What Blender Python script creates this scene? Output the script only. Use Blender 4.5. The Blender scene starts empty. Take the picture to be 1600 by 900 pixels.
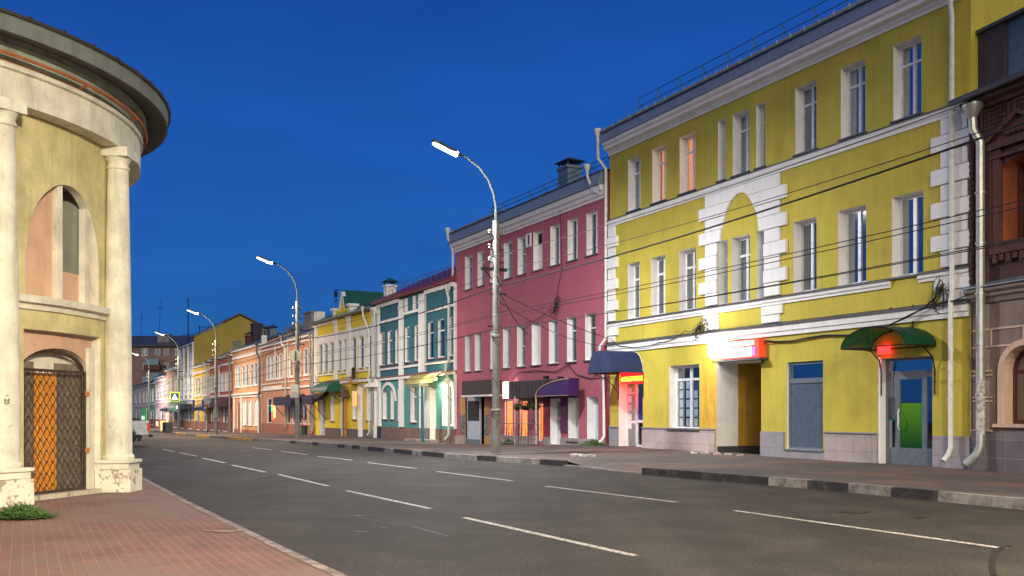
import bpy, math, random
from mathutils import Vector, Matrix
random.seed(7)
D = bpy.data
SC = bpy.context.scene
COL = SC.collection
rad = math.radians

# ---------------------------------------------------------------- camera, sky, sun, exposure
EYE = 1.45; FPX = 1500.0; HOR = 645.0
cam = D.cameras.new('camera'); co = D.objects.new('camera', cam); COL.objects.link(co)
co.location = (0, 0, EYE); co.rotation_euler = (rad(90), 0, 0)
cam.sensor_width = 36; cam.lens = 36*FPX/1600; cam.shift_y = (HOR-450)/1600
cam.clip_start = 0.1; cam.clip_end = 5000
SC.camera = co
W = D.worlds.new('World'); SC.world = W; W.use_nodes = True
nt = W.node_tree; nt.nodes.clear()
def N(t, ty, **kw):
    n = t.nodes.new(ty)
    for k, v in kw.items(): setattr(n, k, v)
    return n
def ramp(t, stops, interp='LINEAR'):
    r = N(t, 'ShaderNodeValToRGB'); cr = r.color_ramp; cr.interpolation = interp
    while len(cr.elements) < len(stops): cr.elements.new(0.5)
    for e, (p, c) in zip(cr.elements, stops):
        e.position = p; e.color = (c[0], c[1], c[2], 1) if not isinstance(c, (int, float)) else (c, c, c, 1)
    return r
def srgb(r, g, b):
    f = lambda c: (c/255/12.92) if c/255 <= .04045 else ((c/255+.055)/1.055)**2.4
    return (f(r), f(g), f(b))
wo = N(nt, 'ShaderNodeOutputWorld'); bg = N(nt, 'ShaderNodeBackground')
tc = N(nt, 'ShaderNodeTexCoord'); sep = N(nt, 'ShaderNodeSeparateXYZ')
nt.links.new(tc.outputs['Generated'], sep.inputs[0])
r1 = ramp(nt, [(0.0, srgb(42, 100, 165)), (0.08, srgb(36, 96, 168)), (0.25, srgb(30, 88, 175)), (0.45, srgb(22, 68, 154)), (1.0, srgb(10, 42, 120))])
nt.links.new(sep.outputs['Z'], r1.inputs[0])
# the afterglow of the sunset stands in the sky behind the photographer
dt = N(nt, 'ShaderNodeVectorMath', operation='DOT_PRODUCT'); dt.inputs[1].default_value = (0.12, -0.985, 0.12)
nt.links.new(tc.outputs['Generated'], dt.inputs[0])
gl = ramp(nt, [(0.0, 0), (0.25, 0.0), (1.0, 1)], 'EASE'); nt.links.new(dt.outputs['Value'], gl.inputs[0])
nz = N(nt, 'ShaderNodeTexNoise'); nz.inputs['Scale'].default_value = 2.2; nz.inputs['Detail'].default_value = 4
mp = N(nt, 'ShaderNodeMapping'); mp.inputs['Scale'].default_value = (1, 1, 4); mp.inputs['Rotation'].default_value = (0, 0.35, 0)
nt.links.new(tc.outputs['Generated'], mp.inputs[0]); nt.links.new(mp.outputs[0], nz.inputs[0])
cl = ramp(nt, [(0.35, 0.90), (0.72, 1.16)]); nt.links.new(nz.outputs[0], cl.inputs[0])
mul = N(nt, 'ShaderNodeMix', data_type='RGBA', blend_type='MULTIPLY'); mul.inputs[0].default_value = 1
nt.links.new(r1.outputs[0], mul.inputs[6]); nt.links.new(cl.outputs[0], mul.inputs[7])
add = N(nt, 'ShaderNodeMix', data_type='RGBA', blend_type='MIX')
nt.links.new(gl.outputs[0], add.inputs[0]); nt.links.new(mul.outputs[2], add.inputs[6]); add.inputs[7].default_value = (0.90, 0.82, 0.72, 1)
nt.links.new(add.outputs[2], bg.inputs[0]); bg.inputs[1].default_value = 1.0
nt.links.new(bg.outputs[0], wo.inputs[0])
sl = D.lights.new('sun', 'SUN'); sl.energy = 0.85; sl.angle = rad(40); sl.color = (1, .9, .74)
so = D.objects.new('sun', sl); COL.objects.link(so)
so.rotation_euler = Vector((-0.1, 0.95, -0.35)).to_track_quat('-Z', 'Y').to_euler()
SC.view_settings.view_transform = 'Standard'; SC.view_settings.look = 'None'
SC.view_settings.gamma = 1; SC.view_settings.exposure = 0.0
try: SC.view_settings.use_curve_mapping = False
except Exception: pass
LAMP_W = 2900

# ---------------------------------------------------------------- materials
MATS = {}
def newmat(name):
    m = D.materials.new(name); m.use_nodes = True
    t = m.node_tree; b = t.nodes['Principled BSDF']
    return m, t, b
def stucco(name, c, var=.12, scale=1.3, rough=.85, bump=.25, grime=.25, fine=60):
    """painted surface: slow tone drift, vertical streaks, fine grain bump"""
    if name in MATS: return MATS[name]
    m, t, b = newmat(name); L = t.links.new
    g = N(t, 'ShaderNodeNewGeometry')
    n1 = N(t, 'ShaderNodeTexNoise'); n1.inputs['Scale'].default_value = scale; n1.inputs['Detail'].default_value = 6; n1.inputs['Roughness'].default_value = .65
    L(g.outputs['Position'], n1.inputs[0])
    mp = N(t, 'ShaderNodeMapping'); mp.inputs['Scale'].default_value = (3.5, 3.5, .35); L(g.outputs['Position'], mp.inputs[0])
    n2 = N(t, 'ShaderNodeTexNoise'); n2.inputs['Scale'].default_value = 1.6; n2.inputs['Detail'].default_value = 5; L(mp.outputs[0], n2.inputs[0])
    ra = ramp(t, [(.3, 1-var), (.7, 1+var)]); L(n1.outputs[0], ra.inputs[0])
    rb = ramp(t, [(.35, 1-grime), (.55, 1.0)]); L(n2.outputs[0], rb.inputs[0])
    x = N(t, 'ShaderNodeMix', data_type='RGBA', blend_type='MULTIPLY'); x.inputs[0].default_value = 1
    x.inputs[6].default_value = (*c, 1); L(ra.outputs[0], x.inputs[7])
    y = N(t, 'ShaderNodeMix', data_type='RGBA', blend_type='MULTIPLY'); y.inputs[0].default_value = .7
    L(x.outputs[2], y.inputs[6]); L(rb.outputs[0], y.inputs[7])
    n6 = N(t, 'ShaderNodeTexNoise'); n6.inputs['Scale'].default_value = scale*.9+.3; n6.inputs['Detail'].default_value = 12; n6.inputs['Roughness'].default_value = .72; n6.inputs['Distortion'].default_value = .6
    L(g.outputs['Position'], n6.inputs[0]); rd = ramp(t, [(.50, 1.0), (.60, .93), (.64, .88), (.70, .97)]); L(n6.outputs[0], rd.inputs[0])
    z_ = N(t, 'ShaderNodeMix', data_type='RGBA', blend_type='MULTIPLY'); z_.inputs[0].default_value = 1
    L(y.outputs[2], z_.inputs[6]); L(rd.outputs[0], z_.inputs[7]); L(z_.outputs[2], b.inputs['Base Color'])
    n3 = N(t, 'ShaderNodeTexNoise'); n3.inputs['Scale'].default_value = fine; n3.inputs['Detail'].default_value = 3; L(g.outputs['Position'], n3.inputs[0])
    bp = N(t, 'ShaderNodeBump'); bp.inputs['Strength'].default_value = bump; bp.inputs['Distance'].default_value = .01
    L(n3.outputs[0], bp.inputs['Height']); L(bp.outputs[0], b.inputs['Normal'])
    b.inputs['Roughness'].default_value = rough
    MATS[name] = m; return m
def plain(name, c, rough=.5, metal=0.0, spec=.5):
    if name in MATS: return MATS[name]
    m, t, b = newmat(name); L = t.links.new
    g = N(t, 'ShaderNodeNewGeometry'); n1 = N(t, 'ShaderNodeTexNoise'); n1.inputs['Scale'].default_value = 7; n1.inputs['Detail'].default_value = 5
    L(g.outputs['Position'], n1.inputs[0]); ra = ramp(t, [(.3, .82), (.7, 1.12)]); L(n1.outputs[0], ra.inputs[0])
    x = N(t, 'ShaderNodeMix', data_type='RGBA', blend_type='MULTIPLY'); x.inputs[0].default_value = 1
    x.inputs[6].default_value = (*c, 1); L(ra.outputs[0], x.inputs[7]); L(x.outputs[2], b.inputs['Base Color'])
    b.inputs['Roughness'].default_value = rough; b.inputs['Metallic'].default_value = metal
    MATS[name] = m; return m
def emit(name, c, s):
    if name in MATS: return MATS[name]
    m, t, b = newmat(name); b.inputs['Base Color'].default_value = (*c, 1)
    b.inputs['Emission Color'].default_value = (*c, 1); b.inputs['Emission Strength'].default_value = s
    MATS[name] = m; return m
def glass(name, tint, mixf, rough=.04):
    if name in MATS: return MATS[name]
    m, t, b = newmat(name); L = t.links.new; t.nodes.remove(b)
    o = t.nodes['Material Output']; tr = N(t, 'ShaderNodeBsdfTransparent'); tr.inputs[0].default_value = (*tint, 1)
    gs = N(t, 'ShaderNodeBsdfGlossy'); gs.inputs['Roughness'].default_value = rough; gs.inputs[0].default_value = (.9, .95, 1, 1)
    g = N(t, 'ShaderNodeNewGeometry'); nn = N(t, 'ShaderNodeTexNoise'); nn.inputs['Scale'].default_value = 1.1
    L(g.outputs['Position'], nn.inputs[0]); bp = N(t, 'ShaderNodeBump'); bp.inputs['Strength'].default_value = .12; bp.inputs['Distance'].default_value = .05
    L(nn.outputs[0], bp.inputs['Height']); L(bp.outputs[0], gs.inputs['Normal'])
    mx = N(t, 'ShaderNodeMixShader'); mx.inputs[0].default_value = mixf
    L(tr.outputs[0], mx.inputs[1]); L(gs.outputs[0], mx.inputs[2]); L(mx.outputs[0], o.inputs[0])
    MATS[name] = m; return m
def bricks(name, c1, c2, mortar, sx, sy, ms=.02, rough=.8, rot=0.0, offset=.5, bump=.4, plane='XY', var=.25, patches=None):
    """brick or tile pattern in world metres; plane XY for paving, FACE for walls (uses object coords x,z)"""
    if name in MATS: return MATS[name]
    m, t, b = newmat(name); L = t.links.new
    tcn = N(t, 'ShaderNodeTexCoord'); g = N(t, 'ShaderNodeNewGeometry')
    if plane == 'XY': src = g.outputs['Position']
    else:
        sp = N(t, 'ShaderNodeSeparateXYZ'); L(tcn.outputs['Object'], sp.inputs[0])
        cb = N(t, 'ShaderNodeCombineXYZ'); L(sp.outputs['X'], cb.inputs[0]); L(sp.outputs['Z'], cb.inputs[1]); src = cb.outputs[0]
    mp = N(t, 'ShaderNodeMapping'); mp.inputs['Rotation'].default_value = (0, 0, rot); L(src, mp.inputs[0])
    br = N(t, 'ShaderNodeTexBrick'); br.offset = offset; L(mp.outputs[0], br.inputs[0])
    br.inputs['Color1'].default_value = (*c1, 1); br.inputs['Color2'].default_value = (*c2, 1); br.inputs['Mortar'].default_value = (*mortar, 1)
    br.inputs['Scale'].default_value = 1; br.inputs['Mortar Size'].default_value = ms; br.inputs['Mortar Smooth'].default_value = .3
    br.inputs['Brick Width'].default_value = sx; br.inputs['Row Height'].default_value = sy
    n1 = N(t, 'ShaderNodeTexNoise'); n1.inputs['Scale'].default_value = .7; n1.inputs['Detail'].default_value = 9; n1.inputs['Roughness'].default_value = .7; L(g.outputs['Position'], n1.inputs[0])
    ra = ramp(t, [(.3, 1-var), (.7, 1+var)]); L(n1.outputs[0], ra.inputs[0])
    x = N(t, 'ShaderNodeMix', data_type='RGBA', blend_type='MULTIPLY'); x.inputs[0].default_value = 1
    L(br.outputs[0], x.inputs[6]); L(ra.outputs[0], x.inputs[7])
    out = x.outputs[2]
    if patches:
        n4 = N(t, 'ShaderNodeTexNoise'); n4.inputs['Scale'].default_value = .45; n4.inputs['Detail'].default_value = 7; L(g.outputs['Position'], n4.inputs[0])
        rp = ramp(t, [(.45, 0), (.6, .75)]); L(n4.outputs[0], rp.inputs[0])
        y = N(t, 'ShaderNodeMix', data_type='RGBA'); L(rp.outputs[0], y.inputs[0]); L(out, y.inputs[6]); y.inputs[7].default_value = (*patches, 1); out = y.outputs[2]
    L(out, b.inputs['Base Color'])
    n3 = N(t, 'ShaderNodeTexNoise'); n3.inputs['Scale'].default_value = 80; L(g.outputs['Position'], n3.inputs[0])
    ad = N(t, 'ShaderNodeMath', operation='MULTIPLY_ADD'); L(n3.outputs[0], ad.inputs[0]); ad.inputs[1].default_value = .4; 
    iv = N(t, 'ShaderNodeMath', operation='SUBTRACT'); iv.inputs[0].default_value = 1; L(br.outputs['Fac'], iv.inputs[1]); L(iv.outputs[0], ad.inputs[2])
    bp = N(t, 'ShaderNodeBump'); bp.inputs['Strength'].default_value = bump; bp.inputs['Distance'].default_value = .01
    L(ad.outputs[0], bp.inputs['Height']); L(bp.outputs[0], b.inputs['Normal'])
    b.inputs['Roughness'].default_value = rough
    MATS[name] = m; return m
def worn(name, c, under, thresh=.52, scale=6, rough=.9, sharp=.05, streak=0):
    """paint flaking off to the layer under it"""
    if name in MATS: return MATS[name]
    m, t, b = newmat(name); L = t.links.new; g = N(t, 'ShaderNodeNewGeometry')
    n = N(t, 'ShaderNodeTexNoise'); n.inputs['Scale'].default_value = scale; n.inputs['Detail'].default_value = 10; n.inputs['Roughness'].default_value = .7
    L(g.outputs['Position'], n.inputs[0]); r = ramp(t, [(thresh-sharp, 0), (thresh+sharp, 1)]); L(n.outputs[0], r.inputs[0])
    n2 = N(t, 'ShaderNodeTexNoise'); n2.inputs['Scale'].default_value = 2.5; n2.inputs['Detail'].default_value = 6; L(g.outputs['Position'], n2.inputs[0])
    r2 = ramp(t, [(.3, .8), (.7, 1.1)]); L(n2.outputs[0], r2.inputs[0])
    x = N(t, 'ShaderNodeMix', data_type='RGBA'); L(r.outputs[0], x.inputs[0]); x.inputs[6].default_value = (*c, 1); x.inputs[7].default_value = (*under, 1)
    y = N(t, 'ShaderNodeMix', data_type='RGBA', blend_type='MULTIPLY'); y.inputs[0].default_value = 1; L(x.outputs[2], y.inputs[6]); L(r2.outputs[0], y.inputs[7])
    out = y.outputs[2]
    if streak:
        mp = N(t, 'ShaderNodeMapping'); mp.inputs['Scale'].default_value = (5, 5, .55); L(g.outputs['Position'], mp.inputs[0])
        n7 = N(t, 'ShaderNodeTexNoise'); n7.inputs['Scale'].default_value = 1.3; n7.inputs['Detail'].default_value = 9; n7.inputs['Roughness'].default_value = .65; L(mp.outputs[0], n7.inputs[0])
        r7 = ramp(t, [(.50, 1), (.62, 1-streak), (.72, 1-streak*.5)]); L(n7.outputs[0], r7.inputs[0])
        q = N(t, 'ShaderNodeMix', data_type='RGBA', blend_type='MULTIPLY'); q.inputs[0].default_value = 1; L(out, q.inputs[6]); L(r7.outputs[0], q.inputs[7]); out = q.outputs[2]
        n8 = N(t, 'ShaderNodeTexNoise'); n8.inputs['Scale'].default_value = 14; n8.inputs['Detail'].default_value = 10; L(g.outputs['Position'], n8.inputs[0]); r8 = ramp(t, [(.28, .8), (.38, 1)]); L(n8.outputs[0], r8.inputs[0])
        q = N(t, 'ShaderNodeMix', data_type='RGBA', blend_type='MULTIPLY'); q.inputs[0].default_value = 1; L(out, q.inputs[6]); L(r8.outputs[0], q.inputs[7]); out = q.outputs[2]
    L(out, b.inputs['Base Color'])
    bp = N(t, 'ShaderNodeBump'); bp.inputs['Strength'].default_value = .5; bp.inputs['Distance'].default_value = .01; bp.invert = True
    L(r.outputs[0], bp.inputs['Height']); L(bp.outputs[0], b.inputs['Normal']); b.inputs['Roughness'].default_value = rough
    MATS[name] = m; return m
def asphalt():
    m, t, b = newmat('asphalt'); L = t.links.new; g = N(t, 'ShaderNodeNewGeometry')
    n1 = N(t, 'ShaderNodeTexNoise'); n1.inputs['Scale'].default_value = .35; n1.inputs['Detail'].default_value = 8; L(g.outputs['Position'], n1.inputs[0])
    n2 = N(t, 'ShaderNodeTexVoronoi'); n2.inputs['Scale'].default_value = 55; L(g.outputs['Position'], n2.inputs[0])
    n3 = N(t, 'ShaderNodeTexNoise'); n3.inputs['Scale'].default_value = 30; n3.inputs['Detail'].default_value = 8; n3.inputs['Roughness'].default_value = .8; L(g.outputs['Position'], n3.inputs[0])
    mp = N(t, 'ShaderNodeMapping'); mp.inputs['Rotation'].default_value = (0, 0, rad(-27)); mp.inputs['Scale'].default_value = (.9, .05, 1); L(g.outputs['Position'], mp.inputs[0])
    n5 = N(t, 'ShaderNodeTexNoise'); n5.inputs['Scale'].default_value = 1; n5.inputs['Detail'].default_value = 3; L(mp.outputs[0], n5.inputs[0])
    r = ramp(t, [(.3, (.030, .027, .024)), (.46, (.054, .049, .043)), (.54, (.038, .035, .031)), (.7, (.066, .059, .051))]); L(n1.outputs[0], r.inputs[0])
    r2 = ramp(t, [(.38, .35), (.58, 1.2), (.70, 2.8)]); L(n3.outputs[0], r2.inputs[0])
    r5 = ramp(t, [(.35, .82), (.65, 1.15)]); L(n5.outputs[0], r5.inputs[0])
    x = N(t, 'ShaderNodeMix', data_type='RGBA', blend_type='MULTIPLY'); x.inputs[0].default_value = 1; L(r.outputs[0], x.inputs[6]); L(r2.outputs[0], x.inputs[7])
    y = N(t, 'ShaderNodeMix', data_type='RGBA', blend_type='MULTIPLY'); y.inputs[0].default_value = 1; L(x.outputs[2], y.inputs[6]); L(r5.outputs[0], y.inputs[7])
    L(y.outputs[2], b.inputs['Base Color'])
    bp = N(t, 'ShaderNodeBump'); bp.inputs['Strength'].default_value = .5; bp.inputs['Distance'].default_value = .006
    L(n2.outputs[0], bp.inputs['Height']); L(bp.outputs[0], b.inputs['Normal'])
    b.inputs['Roughness'].default_value = .78; b.inputs['Specular IOR Level'].default_value = .22
    return m
M_white = stucco('white_stucco', (.77, .77, .77), var=.05, grime=.08)
M_frame = plain('white_frame', (.72, .73, .75), .35)
M_yellow = stucco('yellow_stucco', (.50, .42, .055), var=.16, scale=.5, grime=.12)
M_ochre = stucco('ochre_stucco', (.60, .36, .04), var=.2, scale=2, grime=.35)
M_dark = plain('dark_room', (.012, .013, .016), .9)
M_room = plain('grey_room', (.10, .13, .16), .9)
M_glass = glass('window_glass', (.75, .85, .9), .24)
M_glassr = glass('reflecting_glass', (.75, .82, .85), .36)
M_glassp = glass('clear_glass', (.7, .85, .95), .10)
M_glassd = glass('dull_glass', (.55, .6, .62), .25)
M_curt = stucco('net_curtain', (.21, .22, .23), var=.15, scale=5)
M_curtlit = emit('lamplit_curtain', (1.0, .42, .16), .85)
M_sheet = plain('grey_sheet_metal', (.16, .19, .22), .45, .35)
M_flash = plain('dark_flashing', (.075, .08, .095), .5, .2)
M_galv = plain('galvanised_pipe', (.42, .44, .43), .4, .6)
M_pipe = plain('white_pipe', (.66, .67, .66), .5)
M_wire = plain('black_cable', (.008, .008, .009), .6)
M_iron = plain('black_iron', (.015, .015, .017), .5, .4)
M_asph = asphalt()

# ---------------------------------------------------------------- mesh builder
class MB:
    def __init__(s): s.v = []; s.f = []; s.m = []; s.mi = 0; s.smooth = set()
    def poly(s, pts, sm=False):
        n = len(s.v); s.v += [tuple(p) for p in pts]; s.f.append(list(range(n, n+len(pts)))); s.m.append(s.mi)
        if sm: s.smooth.add(len(s.f)-1)
        return s
    def box(s, x0, x1, y0, y1, z0, z1):
        if x0 > x1: x0, x1 = x1, x0
        if y0 > y1: y0, y1 = y1, y0
        if z0 > z1: z0, z1 = z1, z0
        n = len(s.v)
        s.v += [(x0,y0,z0),(x1,y0,z0),(x1,y1,z0),(x0,y1,z0),(x0,y0,z1),(x1,y0,z1),(x1,y1,z1),(x0,y1,z1)]
        for q in ((3,2,1,0),(4,5,6,7),(0,1,5,4),(1,2,6,5),(2,3,7,6),(3,0,4,7)):
            s.f.append([n+i for i in q]); s.m.append(s.mi)
        return s
    def prism(s, pts, a, b, axis='y'):
        """polygon pts (p,q) extruded along axis from a to b; y: (x,z) outline; x: (y,z); z: (x,y)"""
        def P(p, c): return (p[0], c, p[1]) if axis == 'y' else ((c, p[0], p[1]) if axis == 'x' else (p[0], p[1], c))
        n = len(pts); k = len(s.v)
        s.v += [P(p, a) for p in pts] + [P(p, b) for p in pts]
        s.f.append([k+i for i in range(n)]); s.m.append(s.mi)
        s.f.append([k+n+i for i in range(n-1, -1, -1)]); s.m.append(s.mi)
        for i in range(n):
            j = (i+1) % n; s.f.append([k+i, k+n+i, k+n+j, k+j]); s.m.append(s.mi)
        return s
    def tube(s, pts, r, seg=6, caps=True):
        pts = [Vector(p) for p in pts]; rs = r if isinstance(r, (list, tuple)) else [r]*len(pts)
        rings = []; k = len(s.v); up = None
        for i, p in enumerate(pts):
            d = (pts[min(i+1, len(pts)-1)] - pts[max(i-1, 0)])
            if d.length < 1e-9: d = Vector((0, 0, 1))
            d.normalize()
            if up is None: up = Vector((0, 0, 1)) if abs(d.z) < .9 else Vector((1, 0, 0))
            a = d.cross(up)
            if a.length < 1e-4: a = d.cross(Vector((0, 1, 0)))
            a.normalize(); b = a.cross(d); up = b
            for j in range(seg):
                t = 2*math.pi*j/seg; s.v.append(tuple(p + (a*math.cos(t) + b*math.sin(t))*rs[i]))
        for i in range(len(pts)-1):
            for j in range(seg):
                j2 = (j+1) % seg; s.f.append([k+i*seg+j, k+i*seg+j2, k+(i+1)*seg+j2, k+(i+1)*seg+j]); s.m.append(s.mi); s.smooth.add(len(s.f)-1)
        if caps:
            s.f.append([k+j for j in range(seg)][::-1]); s.m.append(s.mi)
            e = k+(len(pts)-1)*seg; s.f.append([e+j for j in range(seg)]); s.m.append(s.mi)
        return s
    def lathe(s, prof, seg=24, a0=0.0, a1=2*math.pi, c=(0, 0)):
        full = abs(a1-a0-2*math.pi) < 1e-6; n = seg if full else seg+1; k = len(s.v); L = len(prof)
        for i in range(n):
            a = a0+(a1-a0)*i/seg
            for (r, z) in prof: s.v.append((c[0]+r*math.cos(a), c[1]+r*math.sin(a), z))
        for i in range(seg):
            i2 = (i+1) % n
            for j in range(L-1):
                s.f.append([k+i*L+j, k+i2*L+j, k+i2*L+j+1, k+i*L+j+1]); s.m.append(s.mi); s.smooth.add(len(s.f)-1)
        return s
    def move(s, M):
        s.v = [tuple(M @ Vector(v)) for v in s.v]; return s
    SPLIT = {'plinth', 'pilaster', 'awning_post', 'brick_facing', 'poster', 'stencilled_number', 'crossarm', 'insulator', 'lit_display', 'plinth_cap', 'spotlight', 'hanging_banner', 'niche_mullion', 'door_leaf', 'corner_pilaster', 'hinge', 'belt_course', 'road_cone', 'neon_housing'}
    def build(s, name, mat, parent=None, bevel=0):
        if name in MB.SPLIT:
            par = list(range(len(s.v)))
            def find(i):
                while par[i] != i: par[i] = par[par[i]]; i = par[i]
                return i
            for f in s.f:
                for i in f[1:]: par[find(i)] = find(f[0])
            comp = {}
            for k, f in enumerate(s.f): comp.setdefault(find(f[0]), []).append(k)
            if len(comp) > 1:
                first = None
                for ks in comp.values():
                    q = MB(); mp = {}
                    for k in ks:
                        for i in s.f[k]:
                            if i not in mp: mp[i] = len(q.v); q.v.append(s.v[i])
                        q.f.append([mp[i] for i in s.f[k]]); q.m.append(s.m[k])
                        if k in s.smooth: q.smooth.add(len(q.f)-1)
                    o = q.build1(name, mat, parent, bevel); first = first or o
                return first
        return s.build1(name, mat, parent, bevel)
    def build1(s, name, mat, parent=None, bevel=0):
        me = D.meshes.new(name); me.from_pydata(s.v, [], s.f)
        mats = mat if isinstance(mat, (list, tuple)) else [mat]
        for m in mats: me.materials.append(m)
        for i, p in enumerate(me.polygons):
            p.material_index = s.m[i]; p.use_smooth = i in s.smooth
        me.update()
        o = D.objects.new(name, me); COL.objects.link(o)
        if parent: o.parent = parent
        if s.smooth:
            try: me.set_sharp_from_angle(angle=rad(35))
            except Exception: pass
        if bevel:
            b = o.modifiers.new('bevel', 'BEVEL'); b.width = bevel; b.segments = 2; b.limit_method = 'ANGLE'
        return o
def thing(name, label, cat, loc=(0,0,0), rz=0, group=None):
    o = D.objects.new(name, None); COL.objects.link(o); o.location = loc; o.rotation_euler = (0, 0, rz)
    o.empty_display_size = .3
    o['label'] = label; o['category'] = cat
    if group: o['group'] = group
    return o
def tag(o, label, cat, group=None):
    o['label'] = label; o['category'] = cat
    if group: o['group'] = group
    return o
def struct(o): o['kind'] = 'structure'; return o

# ---------------------------------------------------------------- survey: photo bearings -> plan positions
def lerp(tab, y):
    if y <= tab[0][0]: return tab[0][1]
    for (a, va), (b, vb) in zip(tab, tab[1:]):
        if y <= b: return va+(vb-va)*(y-a)/(b-a)
    return tab[-1][1]
ROADZ = [(0, 0), (30, 0), (42, -.05), (51, -.10), (74, -.40), (92, -.53), (119, -.72), (190, -1.3)]
def zroad(y): return lerp(ROADZ, y)
def gpt(px, py):
    """point on the road surface seen at a photo bearing"""
    z = 0.0
    for _ in range(12):
        s = (py-HOR)/(EYE-z); z = zroad(FPX/s)
    return ((px-800)/s, FPX/s, z)
def P3(px, py, Y): return ((px-800)/FPX*Y, Y, EYE+(HOR-py)/FPX*Y)
class Facade:
    def __init__(s, xl, sl, xr, sr):
        s.L = Vector(((xl-800)/sl, FPX/sl)); s.R = Vector(((xr-800)/sr, FPX/sr))
        s.len = (s.R-s.L).length; s.d = (s.R-s.L)/s.len; s.n = Vector((-s.d.y, s.d.x))   # n: into the house
        s.rz = math.atan2(s.d.y, s.d.x)
    def u(s, px, w=0.0):
        """distance along the facade at a bearing; w metres in front of the wall"""
        k = (px-800)/FPX; P = s.L-s.n*w
        return (k*P.y-P.x)/(s.d.x-k*s.d.y)
    def Y(s, px, w=0.0): return (s.L-s.n*w+s.d*s.u(px, w)).y
    def z(s, px, py, w=0.0): return EYE+(HOR-py)*s.Y(px, w)/FPX
    def world(s, u, w, z): p = s.L+s.d*u-s.n*w; return (p.x, p.y, z)
    def empty(s, name, label, cat='building', group=None):
        return thing(name, label, cat, (s.L.x, s.L.y, 0), s.rz, group)

def opening(F, x0, x1, yt, yb, arch=0.0, d=.26):
    """opening from its photo bearings; tops and bottoms read at the left edge"""
    return dict(u0=F.u(x0), u1=F.u(x1), z0=F.z(x0, yb), z1=F.z(x0, yt), arch=arch, d=d)
def op(u0, u1, z0, z1, arch=0.0, d=.24): return dict(u0=u0, u1=u1, z0=z0, z1=z1, arch=arch, d=d)
def archpts(o, n=12):
    """outline of the arched head from left spring to right spring"""
    c = (o['u0']+o['u1'])/2; a = (o['u1']-o['u0'])/2; zs = o['z1']-o['arch']
    return [(c-a*math.cos(math.pi*i/n), zs+o['arch']*math.sin(math.pi*i/n)) for i in range(n+1)]
def wall_mesh(length, z0, z1, ops, depth, back=None, mb=None, u_start=0.0, y=0.0):
    mb = mb or MB()
    us = sorted({u_start, length, *[o['u0'] for o in ops], *[o['u1'] for o in ops]})
    zs = sorted({z0, z1, *[o['z0'] for o in ops], *[o['z1'] for o in ops]})
    us = [u for u in us if u_start-1e-6 <= u <= length+1e-6]; zs = [z for z in zs if z0-1e-6 <= z <= z1+1e-6]
    for a, b in zip(us, us[1:]):
        run = None
        for c, e in zip(zs, zs[1:]):
            m = ((a+b)/2, (c+e)/2)
            hole = any(o['u0'] < m[0] < o['u1'] and o['z0'] < m[1] < o['z1'] for o in ops)
            if hole:
                if run is not None: mb.poly([(a, y, run), (b, y, run), (b, y, c), (a, y, c)]); run = None
            elif run is None: run = c
        if run is not None: mb.poly([(a, y, run), (b, y, run), (b, y, z1), (a, y, z1)])
    for o in ops:
        if o['arch'] > 0:
            P = archpts(o); n = len(P)//2
            for i in range(n): mb.poly([(o['u0'], y, o['z1']), (P[i][0], y, P[i][1]), (P[i+1][0], y, P[i+1][1])])
            for i in range(n, len(P)-1): mb.poly([(o['u1'], y, o['z1']), (P[i][0], y, P[i][1]), (P[i+1][0], y, P[i+1][1])])
    if depth:
        a, b = u_start, length
        mb.poly([(a, y, z0), (a, y, z1), (a, depth, z1), (a, depth, z0)])
        mb.poly([(b, y, z0), (b, depth, z0), (b, depth, z1), (b, y, z1)])
        mb.poly([(a, depth, z0), (a, depth, z1), (b, depth, z1), (b, depth, z0)])
        mb.poly([(a, y+.02, z1), (b, y+.02, z1), (b, depth, z1), (a, depth, z1)])
    return mb
def reveal_mesh(o, yoff=0.0):
    mb = MB(); d = o['d']+.12; u0, u1, z0, z1 = o['u0'], o['u1'], o['z0'], o['z1']
    e = .003; y0 = yoff-e
    zs = z1-o['arch']
    mb.poly([(u0, y0, z0), (u0, d, z0), (u0, d, zs), (u0, y0, zs)])
    mb.poly([(u1, y0, z0), (u1, y0, zs), (u1, d, zs), (u1, d, z0)])
    mb.poly([(u0, y0, z0), (u1, y0, z0), (u1, d, z0), (u0, d, z0)])
    if o['arch'] > 0:
        P = archpts(o)
        for p, q in zip(P, P[1:]): mb.poly([(p[0], y0, p[1]), (q[0], y0, q[1]), (q[0], d, q[1]), (p[0], d, p[1])], True)
    else: mb.poly([(u0, y0, z1), (u0, d, z1), (u1, d, z1), (u1, y0, z1)])
    return mb
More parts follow.
